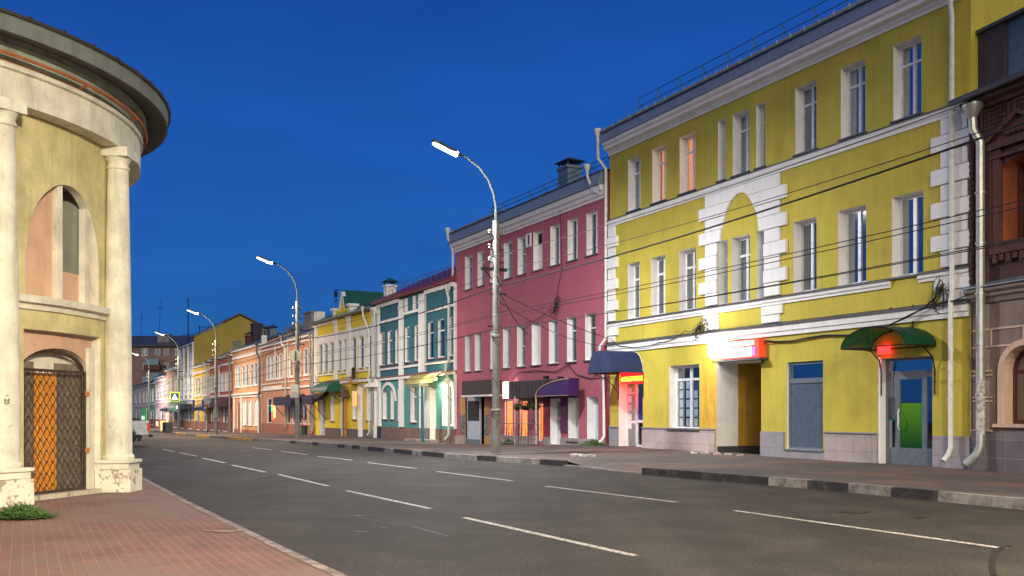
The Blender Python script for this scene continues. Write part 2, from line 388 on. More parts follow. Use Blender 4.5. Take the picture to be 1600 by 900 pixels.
def window(B, o, mul=2, transom=.28, fw=.055, curtain=None, gl=None, frame=None, rev=None, sill=None, name='window', small_fort=False, detail=True, back=None):
    """frame as the part; glass, reveal, sill, curtain under it"""
    frame = frame or M_frame; gl = gl or M_glass; rev = rev or M_white
    d = o['d']; u0, u1, z0, z1 = o['u0'], o['u1'], o['z0'], o['z1']; zs = z1-o['arch']
    f = MB(); y0, y1 = d, d+.06
    f.box(u0, u0+fw, y0, y1, z0, zs); f.box(u1-fw, u1, y0, y1, z0, zs)
    f.box(u0+fw, u1-fw, y0, y1, z0, z0+fw*1.3)
    if o['arch'] > 0:
        P = archpts(o, 10); c = (u0+u1)/2
        for p, q in zip(P, P[1:]):
            k = lambda t: (c+(t[0]-c)*(1-2*fw/(u1-u0)), zs+(t[1]-zs)*(1-fw/max(o['arch'], .05)))
            a, b = k(p), k(q)
            f.poly([(p[0], y0, p[1]), (q[0], y0, q[1]), (b[0], y0, b[1]), (a[0], y0, a[1])])
            f.poly([(a[0], y0, a[1]), (b[0], y0, b[1]), (b[0], y1, b[1]), (a[0], y1, a[1])])
    else: f.box(u0+fw, u1-fw, y0, y1, z1-fw*1.3, z1)
    zt = z1-(z1-z0)*transom if transom else z1
    if transom: f.box(u0+fw, u1-fw, y0-.004, y1-.004, zt-fw*.6, zt+fw*.6)
    if mul > 1:
        for i in range(1, mul):
            c = u0+(u1-u0)*i/mul; f.box(c-fw*.8, c+fw*.8, y0-.008, y1-.008, z0+fw, (z1-fw) if o['arch'] == 0 else zs)
    W_ = f.build(name, frame, B)
    r = reveal_mesh(o).build('reveal', rev, W_)
    g = MB()
    if o['arch'] > 0: g.poly([(u0, d+.03, z0), (u1, d+.03, z0)] + [(p[0], d+.03, p[1]) for p in archpts(o, 10)][::-1])
    else: g.poly([(u0, d+.03, z0), (u1, d+.03, z0), (u1, d+.03, z1), (u0, d+.03, z1)])
    g.build('pane', gl, W_)
    if sill: MB().box(u0-.05, u1+.05, -.09, .06, z0-.05, z0-.004).build('sill', sill, W_)
    if curtain:
        c = MB(); n = 18; yy = d+.13
        for i in range(n):
            a = u0+(u1-u0)*i/n; b = u0+(u1-u0)*(i+1)/n
            ya = yy+.035*math.sin(i*1.9+u0*7); yb = yy+.035*math.sin((i+1)*1.9+u0*7)
            c.poly([(a, ya, z0), (b, yb, z0), (b, yb, z1-o['arch']*.3), (a, ya, z1-o['arch']*.3)], True)
        c.build('curtain', curtain, W_)
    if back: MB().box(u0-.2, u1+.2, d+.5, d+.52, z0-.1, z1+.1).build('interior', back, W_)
    return W_
def bars(mb, lst):
    for b in lst: mb.box(*b)
    return mb
def gable_roof(B, length, z, depth, over=.35, pitch=.38, mat=None, name='roof', ridge=None, u0=0.0, thick=.06):
    r = MB(); h = depth/2*pitch; a, b = u0-.1, length+.1
    k = pitch*over
    r.prism([(-over, z-k), (depth/2, z+h), (depth/2, z+h+thick), (-over, z-k+thick)], a, b, 'x')
    r.prism([(depth+over, z-k), (depth+over, z-k+thick), (depth/2, z+h+thick), (depth/2, z+h)], a, b, 'x')
    o = r.build(name, mat, B)
    return o
def gable_ends(mb, length, z, depth, pitch, u0=0.0):
    h = depth/2*pitch-.02
    mb.poly([(u0, 0.02, z), (u0, depth/2, z+h), (u0, depth, z)]); mb.poly([(length, 0.02, z), (length, depth, z), (length, depth/2, z+h)])
def railing(B, u0, u1, y, z, h=.55, step=1.1, mat=None, slope=.38, name='roof_railing', r=.016):
    m = MB(); n = max(1, int(abs(u1-u0)/step))
    for i in range(n+1):
        u = u0+(u1-u0)*i/n
        m.tube([(u, y, z), (u, y, z+h)], r, 5); m.tube([(u, y, z+h*.98), (u, y+.35, z+.35*slope+.02)], r*.9, 5)
    for k in (1.0, .55): m.tube([(u0, y, z+h*k), (u1, y, z+h*k)], r, 5)
    return m.build(name, mat or M_sheet, B)
def drainpipe(B, pts, r=.055, mat=None, funnel=True, name='drainpipe'):
    m = MB(); P = []
    for i, p in enumerate(pts): P.append(p)
    m.tube(P, r, 10)
    if funnel:
        x, y, z = pts[0]; m.lathe([(r, z-.02), (r*1.1, z), (r*2.4, z+.22), (r*2.5, z+.30), (r*2.3, z+.30), (r, z+.05)], 12, c=(x, y))
    # joint rings
    for a, b in zip(pts, pts[1:]):
        if abs(a[2]-b[2]) > 1.4:
            n = int(abs(a[2]-b[2])/1.2)
            for i in range(1, n+1):
                t = i/(n+1); q = [a[j]+(b[j]-a[j])*t for j in range(3)]
                m.tube([(q[0], q[1], q[2]-.02), (q[0], q[1], q[2]+.02)], r*1.22, 10)
    return m.build(name, mat or M_pipe, B)
def chimney(B, x, y, z0, z1, w, d, body, cap, hood=True, name='chimney'):
    c = MB().box(x-w/2, x+w/2, y-d/2, y+d/2, z0, z1); c.box(x-w/2-.06, x+w/2+.06, y-d/2-.06, y+d/2+.06, z1, z1+.12)
    o = c.build(name, body, B)
    if hood:
        h = MB(); q = w/2+.16; e = d/2+.16; z = z1+.32
        for sx in (-1, 1):
            for sy in (-1, 1): h.box(x+sx*(w/2-.04)-.03, x+sx*(w/2-.04)+.03, y+sy*(d/2-.04)-.03, y+sy*(d/2-.04)+.03, z1+.12, z)
        h.poly([(x-q, y-e, z), (x-q, y+e, z), (x+q, y+e, z), (x+q, y-e, z)])
        for A, Bp in (((x-q, y-e), (x+q, y-e)), ((x+q, y-e), (x+q, y+e)), ((x+q, y+e), (x-q, y+e)), ((x-q, y+e), (x-q, y-e))):
            h.poly([(A[0], A[1], z), (Bp[0], Bp[1], z), (x, y, z+.28)])
        h.build('chimney_hood', cap, o)
    return o
def cornice(B, u0, u1, prof, mat, name='cornice'):
    """prof: (out, z) outline extruded along the wall; out is metres in front of the wall"""
    return MB().prism([(-p[0], p[1]) for p in prof], u0, u1, 'x').build(name, mat, B)

# ================================================================ the houses of the right side
FY = Facade(953, 40.5, 1517, 66.1)
FP = Facade(712, 29.8, 947, 40.2)
FT = Facade(590, 24.4, 712, 29.8)
FG = Facade(492, 20.5, 590, 24.4)
FO = Facade(409, 16.9, 492, 20.5)
FB = Facade(1519, 66.1, 1800, 81.5)
HOUSES = 'old houses standing wall to wall along the street'

# ---- yellow three-storey corner house
B = FY.empty('yellow_house', 'long bright yellow three-storey house with white quoins, arched stucco panel and roof railing', group=HOUSES)
LY = FY.len
r3 = [(981.7,1000.8,249,330),(1019.4,1041,233,317.5),(1062,1087,214.7,302),(1122,1134,191.7,286),(1145,1171,181,277),(1181.7,1195.8,166,264),(1243,1276,137,244),(1314,1352.4,106,219),(1396,1440,71.4,191.6)]
r2 = [(981,999.6,413.5,499),(1017.5,1039.5,405.5,495),(1061,1087.6,393.6,489),(1123,1137,379,478),(1143,1172,374.5,475),(1182.5,1195.5,362,470),(1240,1276,347,458),(1309.7,1353.6,325.5,443.6),(1393.6,1442.8,303.6,430)]
O3 = [opening(FY, *r, d=.26) for r in r3]; O2 = [opening(FY, *r, d=.28) for r in r2]
def level(ops, z0=None, z1=None):
    a = sum(o['z0'] for o in ops)/len(ops); b = sum(o['z1'] for o in ops)/len(ops)
    for o in ops: o['z0'] = a; o['z1'] = b
level(O3); level(O2)
oW = opening(FY, 1045.6, 1093, 572, 670.5, d=.3)
oD1 = op(FY.u(967), FY.u(1004.5), .1, 3.18, d=.35)
oPas = op(FY.u(1120), FY.u(1189.5), -.3, 3.06, d=.75)
oPan = opening(FY, 1229.6, 1286, 566.5, 701, d=.12)
oD2 = op(FY.u(1377), FY.u(1457), .10, 2.86, d=.16)
allops = O3+O2+[oW, oD1, oPas, oPan, oD2]
wm = wall_mesh(LY, -1.2, 11.42, allops, 11)
gable_ends(wm, LY, 11.42, 11, .38)
WALL_Y = wm.build('wall', M_yellow, B)
for i, o in enumerate(O3):
    nar = i in (3, 5)
    window(B, o, mul=1 if nar else 2, transom=.27, curtain=M_curtlit if i in (1, 2) else (M_curt if i in (0, 4) else None), sill=M_flash, back=M_room if i not in (1, 2) else None, gl=M_glassd if i in (1, 2) else (M_glassr if i > 6 else None))
for i, o in enumerate(O2):
    nar = i in (3, 5)
    window(B, o, mul=1 if nar else 2, transom=(.28 if i < 6 else 0), curtain=M_curt if i in (2, 4) else None, sill=M_flash, back=M_room, fw=.065, gl=M_glassr if i > 6 else M_glass)
w = window(B, oW, mul=2, transom=.22, sill=M_flash, back=M_room, curtain=None, fw=.07)
pm = MB()   # paper notices taped behind the shop glass
for c, n in ((.14, 5), (.36, 5), (.62, 4), (.84, 4)):
    for k in range(n):
        u = oW['u0']+(oW['u1']-oW['u0'])*c; z = oW['z0']+.12+k*.32
        pm.box(u-.1, u+.1, oW['d']+.045, oW['d']+.05, z, z+.26)
pm.build('notices', plain('paper', (.7, .72, .72), .8), w)
# door one: white plastic door with side light under the blue barrel awning
def glazed_door(B, o, leafs, mat, panes, d=None, name='door', handle=True, head=None):
    """leafs: fractions of the width; panes: per leaf list of (z0,z1,material) fractions"""
    f = MB(); g = []; d = d or o['d']; u0, u1, z0, z1 = o['u0'], o['u1'], o['z0'], o['z1']
    zt = z1 if head is None else z0+(z1-z0)*head
    w = u1-u0
    for (a, b), pn in zip(leafs, panes):
        A, Bb = u0+w*a, u0+w*b; ins = .07
        zs = [z0]+[z0+(zt-z0)*q for p in pn for q in p[:2]]+[zt]
        f.box(A, A+ins, d, d+.06, z0, zt); f.box(Bb-ins, Bb, d, d+.06, z0, zt)
        for i in range(0, len(zs), 2): f.box(A+ins, Bb-ins, d+.002, d+.058, zs[i], zs[i+1])
        for p in pn: g.append((A+ins, Bb-ins, z0+(zt-z0)*p[0], z0+(zt-z0)*p[1], p[2]))
    if head is not None:
        f.box(u0, u1, d-.004, d+.064, z1-.07, z1); f.box(u0, u0+.06, d-.004, d+.064, zt, z1-.07); f.box(u1-.06, u1, d-.004, d+.064, zt, z1-.07); f.box(u0+.06, u1-.06, d-.004, d+.064, zt, zt+.05)
        g.append((u0+.06, u1-.06, zt+.05, z1-.07, M_glassr))
    D_ = f.build(name, mat, B)
    for a, b, c, e, m in g: MB().box(a, b, d+.026, d+.036, c, e).build('pane', m, D_)
    reveal_mesh(o).build('reveal', M_white, D_)
    if handle:
        u = u0+w*handle; z = z0+(zt-z0)*.45
        MB().tube([(u, d, z-.2), (u, d-.05, z-.18), (u, d-.05, z+.18), (u, d, z+.2)], .014, 6).build('handle', M_frame, D_)
    return D_
M_bluef = plain('blue_film', (.02, .06, .32), .25)
dd = glazed_door(B, oD1, [(0, .42), (.42, 1)], M_frame, [[(.02, .36, M_glass), (.40, .78, M_glass), (.80, .97, M_glass)], [(.06, .37, M_glass), (.41, .78, M_bluef), (.78, .97, M_glass)]], handle=.44, head=.86)
MB().box(oD1['u0']-.05, oD1['u1']+.05, 1.2, 1.25, 0, 3.2).build('interior', M_room, dd)
pm = MB()
for k in range(5): pm.box(oD1['u0']+.09, oD1['u0']+.33, oD1['d']+.015, oD1['d']+.02, .85+k*.33, 1.1+k*.33)
pm.build('notices', MATS['paper'], dd)
# passage
ps = MB(); u0, u1 = oPas['u0'], oPas['u1']
reveal_mesh(oPas).build('passage_jamb', M_white, B)
ps.poly([(u0, .87, -.3), (u0, 6, -.3), (u0, 6, 3.06), (u0, .87, 3.06)]); ps.poly([(u1, .87, -.3), (u1, .87, 3.06), (u1, 6, 3.06), (u1, 6, -.3)])
ps.poly([(u0, .87, 3.06), (u0, 6, 3.06), (u1, 6, 3.06), (u1, .87, 3.06)]); ps.poly([(u0, 6, -.3), (u1, 6, -.3), (u1, 6, 3.06), (u0, 6, 3.06)])
ps.build('passage', worn('passage_plaster', (.50, .30, .03), (.42, .38, .30), .64, 3), B)
MB().box(u0+.01, u0+.03, .01, 4, -.2, .36).box(u0+.02, u1-.02, 4.5, 4.55, -.2, 2.7).build('passage_base_and_dark_end', plain('passage_dark', (.05, .055, .06), .8), B)  # sheet across the back is dark in place of shade deep in the passage
# metal panel that closes a shop window
f = MB(); o = oPan; d = .1
f.box(o['u0'], o['u0']+.06, d-.03, d+.03, o['z0'], o['z1']).box(o['u1']-.06, o['u1'], d-.03, d+.03, o['z0'], o['z1']).box(o['u0']+.06, o['u1']-.06, d-.03, d+.03, o['z0'], o['z0']+.06).box(o['u0']+.06, o['u1']-.06, d-.03, d+.03, o['z1']-.08, o['z1'])
zt = o['z1']-.55; f.box(o['u0']+.06, o['u1']-.06, d-.034, d+.026, zt-.07, zt+.07)
M_gblue = plain('grey_blue_paint', (.13, .16, .20), .4)
pw = f.build('shop_window', M_gblue, B)
MB().box(o['u0']+.06, o['u1']-.06, d, d+.02, o['z0']+.06, zt-.07).build('shutter', plain('slate_blue_film', (.085, .115, .155), .3), pw)
MB().box(o['u0']+.06, o['u1']-.06, d+.01, d+.02, zt+.07, o['z1']-.08).build('pane', M_glass, pw)
MB().box(o['u0'], o['u1'], .7, .72, o['z0'], o['z1']+.1).build('interior', M_room, pw)
MB().box(o['u0']-.06, o['u1']+.04, -.08, .04, o['z0']-.05, o['z0']-.004).build('sill', M_gblue, pw)
reveal_mesh(o).build('reveal', M_white, pw)
# door two: grey-blue three-leaf door with green films
m, t, bb = newmat('green_film'); g = N(t, 'ShaderNodeTexCoord'); sp = N(t, 'ShaderNodeSeparateXYZ'); t.links.new(g.outputs['Object'], sp.inputs[0])
mr = N(t, 'ShaderNodeMapRange'); mr.inputs[1].default_value = .6; mr.inputs[2].default_value = 2.0; t.links.new(sp.outputs['Z'], mr.inputs[0])
rr = ramp(t, [(0, (.003, .06, .004)), (1, (.12, .34, .01))]); t.links.new(mr.outputs[0], rr.inputs[0]); t.links.new(rr.outputs[0], bb.inputs['Base Color']); bb.inputs['Roughness'].default_value = .2
M_green = m
dd = glazed_door(B, oD2, [(0, .24), (.24, .76), (.76, 1)], M_gblue, [[(.19, .74, M_glass), (.50, .50, M_glass)], [(.19, .68, M_green), (.68, .93, M_glass)], [(.19, .95, M_glass)]], handle=None, head=.86)
w_ = oD2['u1']-oD2['u0']
MB().box(oD2['u0']+.07, oD2['u0']+.24*w_-.07, oD2['d']+.02, oD2['d']+.024, 1.25, 2.0).build('green_film', plain('teal_film', (.01, .22, .12), .3), dd)
MB().tube([(oD2['u0']+.27*w_, oD2['d'], 1.0), (oD2['u0']+.30*w_, oD2['d']-.09, 1.08), (oD2['u0']+.325*w_, oD2['d']-.12, 1.27), (oD2['u0']+.30*w_, oD2['d']-.09, 1.46), (oD2['u0']+.27*w_, oD2['d'], 1.54)], .018, 7).build('handle', M_frame, dd)
MB().box(oD2['u0']-.1, oD2['u1']+.1, 1.5, 1.55, 0, 3).build('interior', M_room, dd)
MB().box(oD2['u0']-.08, oD2['u0']-.005, -.02, .1, -.1, 2.9).build('white_door_edge', M_white, dd)
# plinth of stone tiles, broken at the openings
M_tile = bricks('plinth_tile', (.36, .30, .29), (.42, .34, .32), (.27, .24, .23), .62, .40, .012, .6, plane='FACE', offset=0)
M_tile2 = bricks('plinth_tile_grey', (.26, .25, .27), (.30, .28, .30), (.22, .21, .22), .62, .40, .012, .6, plane='FACE', offset=0)
pl = MB()
pl.mi = 1; pl.box(0, oD1['u0']-.002, -.05, .1, -1, .89)
pl.mi = 0; pl.box(oD1['u1']+.002, oPas['u0']-.05, -.05, .1, -1, .89)
pl.mi = 1; pl.box(oPas['u1']+.002, oPan['u0']-.1, -.05, .1, -1, .89); pl.box(oPan['u0']-.1, oPan['u1']+.1, -.05, .1, -1, oPan['z0']-.06)
pl.mi = 0; pl.box(oPan['u1']+.1, oD2['u0']-.12, -.05, .1, -1, .89); pl.mi = 1; pl.box(oD2['u1']+.04, LY, -.05, .1, -1, .89)
pl.build('plinth', [M_tile, M_tile2], B)
cp = MB()
for a, b in ((0, oD1['u0']-.002), (oD1['u1']+.002, oPas['u0']-.06), (oPan['u1']+.08, oD2['u0']-.12)): cp.box(a, b, -.09, .02, .892, .93)
cp.build('plinth_cap', plain('stone_cap', (.27, .25, .25), .7), B)
# belts
def belt(B, a, b, z0, z1, out=.10, cap=True, name='belt_course', mat=None, endret=0):
    q = MB().prism([(-.001, z0), (-out*.55, z0), (-out*.55, z0+(z1-z0)*.35), (-out, z0+(z1-z0)*.5), (-out, z1), (-.001, z1)], a, b, 'x').build(name, mat or M_white, B)
    if cap: MB().prism([(0, z1+.002), (-out-.04, z1+.002), (-out-.04, z1+.03), (0, z1+.085)], a-.01, b+.01, 'x').build('flashing', M_flash, q)
    return q
belt(B, -.03, LY, 8.60, 8.82); gapa, gapb = FY.u(1392), FY.u(1437)
belt(B, -.03, gapa, 4.68, 4.86); belt(B, gapb, LY, 4.70, 4.88)
q = MB().prism([(-.001, 3.74), (-.07, 3.74), (-.07, 3.86), (-.11, 3.87), (-.11, 4.04), (-.001, 4.04)], -.03, LY-.02, 'x').build('belt_course', M_white, B)
MB().prism([(0, 4.042), (-.16, 4.042), (-.16, 4.07), (0, 4.15)], -.05, LY, 'x').build('flashing', M_flash, q)
# cornice, metal verge and gutter
cornice(B, -.02, LY+.02, [(-.02, 11.34), (.05, 11.34), (.05, 11.42), (.10, 11.44), (.11, 11.50), (.10, 11.53), (.27, 11.55), (.27, 11.64), (.24, 11.66), (.33, 11.72), (.35, 11.82), (-.02, 11.85)], M_white)
MB().prism([(.02, 11.853), (-.39, 11.83), (-.34, 12.18), (.02, 12.18)], -.15, LY+.15, 'x').build('verge', plain('slate_verge', (.20, .25, .34), .5, 0), B)
RP = .30
rf = MB().prism([(-.40, 12.183), (-.40, 12.22), (5.5, 12.24+5.6*RP), (11.3, 12.24), (11.3, 12.183), (5.5, 12.183+5.6*RP)], -.2, LY+.2, 'x').build('roof', M_sheet, B)
wall2 = wall_mesh(LY-.05, 11.40, 12.18, [], 11, u_start=.05, y=.03)
gable_ends(wall2, LY-.05, 12.17, 11, RP, .05); wall2.build('upper_wall', M_yellow, B)
gt = MB().tube([(-.25, -.38, 12.27), (LY+.2, -.38, 12.27)], .05, 8)
for k in range(28): gt.tube([(.3+k*.56, -.41, 12.20), (.3+k*.56, -.44, 12.33)], .011, 4)
gt.build('gutter', plain('pale_gutter', (.45, .50, .50), .4, .4), B)
railing(B, FY.u(996)+.1, LY, -.05, 12.28, .68, 1.25, plain('green_rail', (.05, .14, .13), .5, .3), RP, r=.014)
# quoins
def quoins(B, lst, name='quoin', mat=None):
    q = MB()
    for b in lst: q.box(*b)
    return q.build(name, mat or M_white, B, bevel=.012)
qz = lambda z0, z1, n: [(z0+(z1-z0)*i/n, z0+(z1-z0)*(i+1)/n) for i in range(n)]
lst = []
for k, (a, b) in enumerate(qz(4.95, 8.60, 9)): lst.append((-.04, .42 if k % 2 == 0 else .62, -.07 if k % 2 == 0 else -.10, .01, a+.012, b-.012))
lst += [(-.04, .42, -.07, .01, 4.16, 4.38), (-.04, .62, -.10, .01, 4.40, 4.67)]
quoins(B, lst)
lst = []; ua, ub, uc = FY.u(1458), FY.u(1472), LY+.03
for k, (a, b) in enumerate(qz(4.97, 8.60, 9)): lst.append((ub if k % 2 == 0 else ua, uc if k % 2 else uc-.08, -.07 if k % 2 == 0 else -.10, .01, a+.012, b-.012))
lst += [(ub, uc, -.07, .01, 4.16, 4.40), (ua+.1, uc, -.10, .01, 4.42, 4.69)]
quoins(B, lst)
# middle stucco panel: rusticated piers that carry an arch
pa, pb, pc, pd = FY.u(1095), FY.u(1104), FY.u(1220), FY.u(1231)
ia, ib = FY.u(1126), FY.u(1191); cx = (ia+ib)/2; hw = (ib-ia)/2; zsp = 6.35; rise = 2.0
def arcx(z):
    if z <= zsp: return hw
    t = (z-zsp)/rise
    return hw*math.sqrt(max(0, 1-t*t)) if t < 1 else 0
pq = MB(); rows = qz(4.95, 8.59, 9)
for k, (a, b) in enumerate(rows):
    a += .010; b -= .010; wide = k % 2 == 1; L0 = pa if wide else pb; R0 = pd if wide else pc; yo = -.10 if wide else -.07
    n = 6 if b > zsp else 1
    wL = 0 if b > zsp else .0
    lo = [cx-arcx(a+(b-a)*i/n) for i in range(n+1)]; hi = [cx+arcx(a+(b-a)*i/n) for i in range(n+1)]
    # below the spring the piers keep clear of the narrow side windows
    if b < 7.0:
        lo = [min(x, O2[3]['u0']-.02) for x in lo]; hi = [max(x, O2[5]['u1']+.02) for x in hi]
    if lo[-1] >= cx-1e-6:   # course above the crown
        pts = [(L0, a)]+[(lo[i], a+(b-a)*i/n) for i in range(n+1) if lo[i] < cx-1e-3]+[(cx, min(b, zsp+rise))]+[(hi[i], a+(b-a)*i/n) for i in range(n, -1, -1) if hi[i] > cx+1e-3]+[(R0, a), (R0, b), (L0, b)]
        pq.prism(pts, yo, .01, 'y')
    else:
        pq.prism([(L0, a)]+[(lo[i], a+(b-a)*i/n) for i in range(n+1)]+[(L0, b)], yo, .01, 'y')
        pq.prism([(R0, b)]+[(hi[i], a+(b-a)*i/n) for i in range(n, -1, -1)]+[(R0, a)], yo, .01, 'y')
for a, b in ((4.16, 4.38), (4.40, 4.66)):
    w_ = 0 if a < 4.3 else .12
    pq.box(pb-w_, ia-.05, -.07, .01, a, b); pq.box(ib+.02, pc+w_, -.07, .01, a, b)
pq.build('stucco_arch', M_white, B, bevel=.01)
# drainpipes
drainpipe(B, [(-.22, -.42, 12.1), (-.22, -.40, 11.9), (-.32, -.35, 11.75), (-.36, -.3, 11.3), (-.08, -.14, 10.85), (-.10, -.12, 10.6), (-.10, -.12, 4.35), (-.16, -.14, 4.25), (-.30, -.26, 4.02), (-.36, -.26, 3.75), (-.30, -.12, 3.5), (-.22, -.12, .55), (-.26, -.22, .36), (-.3, -.3, .32)], .058)
up = FY.u(1489, .12)
drainpipe(B, [(up+.1, -.48, 11.9), (up+.1, -.46, 11.7), (up+.06, -.3, 11.3), (up, -.16, 10.9), (up, -.15, 4.3), (up, -.2, 4.1), (up, -.2, .62), (up-.02, -.26, .45), (up-.05, -.4, .30)], .06)
# blue barrel awning over door one
aw_ = 1.35; a0, a1 = FY.u(919, aw_), FY.u(1006); gc = (a0+a1)/2; gh = (a1-a0)/2; n = 14; zs_ = 2.93
arc = [(gc-gh*(1 if math.cos(math.pi*i/n) > 0 else -1)*abs(math.cos(math.pi*i/n))**.8, zs_+.80*math.sin(math.pi*i/n)) for i in range(n+1)]
M_blue = plain('blue_awning', (.006, .02, .085), .65)
AW = MB().prism(arc+[(p[0], p[1]-.015) for p in arc[::-1]], -aw_, -.01, 'y').build('awning', M_blue, B)
MB().prism(arc, -aw_-.012, -aw_-.002, 'y').build('awning_front', plain('dusk_blue_panel', (.022, .035, .10), .4), AW)
fr = MB()
for uu in (a0+.02, a1-.02):
    fr.tube([(uu, -aw_, zs_-.02), (uu, -.02, zs_-.02)], .018, 6); fr.tube([(uu, -.02, zs_+.1), (uu, -.02, 2.0)], .018, 6)
    fr.tube([(uu, -1.1, zs_-.03), (uu, -.7, zs_-.16), (uu, -.3, zs_-.42), (uu, -.04, zs_-.72)], .015, 6)
    fr.tube([(uu, -aw_, zs_-.2), (uu, -.02, zs_-.2)], .012, 5)
fr.tube([(a0, -aw_, zs_-.02), (a1, -aw_, zs_-.02)], .02, 6); fr.tube([(a0, -aw_, zs_-.2), (a1, -aw_, zs_-.2)], .012, 6)
for k in range(10): uu = a0+(a1-a0)*k/9; fr.tube([(uu, -aw_, zs_-.02), (uu, -aw_, zs_-.2)], .008, 4)
fr.build('awning_frame', M_iron, AW)
es = MB()
for p, q in zip(arc, arc[1:]): es.tube([(p[0], -.03, p[1]+.01), (q[0], -.03, q[1]+.01)], .012, 5)
es.build('awning_edge', M_frame, AW)
NE = MB().box(oD1['u0']+.25, oD1['u1']-.02, -.04, .2, 2.63, 2.80).build('neon_sign', emit('neon_orange', (1, .36, .02), 6), B)
MB().box(oD1['u0']+.18, oD1['u1']+.03, -.02, .22, 2.55, 2.625).box(oD1['u0']+.18, oD1['u1']+.03, -.02, .22, 2.81, 3.05).build('neon_housing', emit('neon_red', (1, .01, .015), 2.5), NE)
def area(name, parent, loc, energy, color, size=.5, rot=(0, 0, 0), spread=180, sy=None):
    l = D.lights.new(name, 'AREA'); l.energy = energy; l.color = color; l.size = size; l.spread = rad(spread)
    if sy: l.shape = 'RECTANGLE'; l.size_y = sy
    o = D.objects.new(name, l); COL.objects.link(o); o.parent = parent; o.location = loc; o.rotation_euler = rot; return o
area('neon_light', B, ((oD1['u0']+oD1['u1'])/2, -.25, 2.7), 28, (1, .03, .05), .8, (0, 0, 0), sy=.2)
# green vaulted awning over door two
g0, g1 = FY.u(1314, 1.1), FY.u(1464); gw = 1.1; zs_, rs_ = 3.12, .50; gc = (g0+g1)/2; gh = (g1-g0)/2; n = 14
arc = [(gc-gh*math.cos(math.pi*i/n), zs_+rs_*math.sin(math.pi*i/n)) for i in range(n+1)]
m, t, bb = newmat('green_polycarbonate'); bb.inputs['Base Color'].default_value = (.01, .10, .055, 1); bb.inputs['Roughness'].default_value = .3
tr = N(t, 'ShaderNodeBsdfTranslucent'); tr.inputs[0].default_value = (.02, .20, .10, 1); tp = N(t, 'ShaderNodeBsdfTransparent'); tp.inputs[0].default_value = (.25, .6, .45, 1)
mx = N(t, 'ShaderNodeMixShader'); mx.inputs[0].default_value = .4; mx2 = N(t, 'ShaderNodeMixShader'); mx2.inputs[0].default_value = .3
t.links.new(bb.outputs[0], mx.inputs[1]); t.links.new(tr.outputs[0], mx.inputs[2]); t.links.new(mx.outputs[0], mx2.inputs[1]); t.links.new(tp.outputs[0], mx2.inputs[2]); t.links.new(mx2.outputs[0], t.nodes['Material Output'].inputs[0])
AG = MB().prism(arc+[(p[0], p[1]-.015) for p in arc[::-1]], -gw, -.01, 'y').build('awning', m, B)
fr = MB()
for yy in (-gw, -.03):
    for p, q in zip(arc, arc[1:]): fr.tube([(p[0], yy, p[1]-.02), (q[0], yy, q[1]-.02)], .017, 5)
    fr.tube([(g0, yy, zs_-.02), (g1, yy, zs_-.02)], .017, 5)
for uu in (g0, g1): fr.tube([(uu, -gw, zs_-.02), (uu, -.03, zs_-.02)], .017, 5)
fr.tube([(gc, -gw, zs_+rs_-.02), (gc, -.03, zs_+rs_-.02)], .015, 5); fr.tube([(gc, -gw, zs_-.02), (gc, -gw, zs_+rs_)], .013, 5)
for uu in (g0+.35, g1-.03): fr.tube([(uu, -.75, zs_-.03), (uu, -.4, zs_-.08), (uu, -.12, zs_-.3), (uu, -.04, zs_-.6), (uu, -.04, 1.9)], .02, 6)
for uu in (gc-.35, gc+.35): fr.tube([(uu, -.05, zs_+rs_-.1), (uu, -.05, zs_+rs_+.55)], .022, 5)
fr.tube([(g0+.3, -gw, zs_+.05), (g0+.75, -gw, zs_+.25), (gc-.1, -gw, zs_+.25)], .012, 5)
fr.build('awning_frame', M_iron, AG)
MB().box(oD2['u0']+.02, oD2['u0']+.34, -.16, -.04, 2.98, 3.2).build('red_lamp', emit('red_led', (1, .02, .02), 5), B)
area('red_lamp_light', B, (oD2['u0']+.16, -.3, 3.0), 1.5, (1, .05, .03), .2)
# lit sign box over the passage and the floodlight beside it
s0, s1 = FY.u(1122, .25), FY.u(1187, .25); 
SB = MB().box(s0, s1, -.28, -.03, 3.14, 3.68).build('sign_box', emit('sign_red', (1, .07, .03), .45), B)
l_ = MB(); l_.box(s0+.05, s1-.22, -.295, -.283, 3.52, 3.66); l_.box(s0+.05, s0+.42, -.295, -.283, 3.18, 3.46); l_.box(s0+.5, s1-.32, -.295, -.283, 3.18, 3.46)
l_.build('sign_panels', emit('sign_white', (1, .84, .92), 2.5), SB)
MB().box(s1-.31, s1-.16, -.295, -.283, 3.2, 3.45).build('sign_end', emit('sign_violet', (.3, .12, 1), 1.5), SB)
MB().box(s0-.2, s1+.1, -.34, -.0, 3.06, 3.115).build('sign_shelf', M_flash, SB)
fu = FY.u(1117, .3)
FLD = MB().lathe([(0, 3.18), (.14, 3.22), (.20, 3.36), (.20, 3.66), (.14, 3.80), (0, 3.84)], 16, c=(fu, -.32)).build('flood_lamp', emit('flood_white', (1, .92, .85), 25), B)
MB().tube([(fu, -.2, 3.6), (fu, .0, 3.7)], .02, 6).build('bracket', M_iron, FLD)
pl_ = D.lights.new('flood_light', 'POINT'); pl_.energy = 70; pl_.color = (1, .86, .78); pl_.shadow_soft_size = .15
po = D.objects.new('flood_light', pl_); COL.objects.link(po); po.parent = B; po.location = (fu, -.75, 3.45)
# ochre repair patch between shop window and passage
MB().box(oW['u1']+.03, oPas['u0']-.01, -.006, .001, .95, 3.3).build('repainted_patch', M_ochre, B)

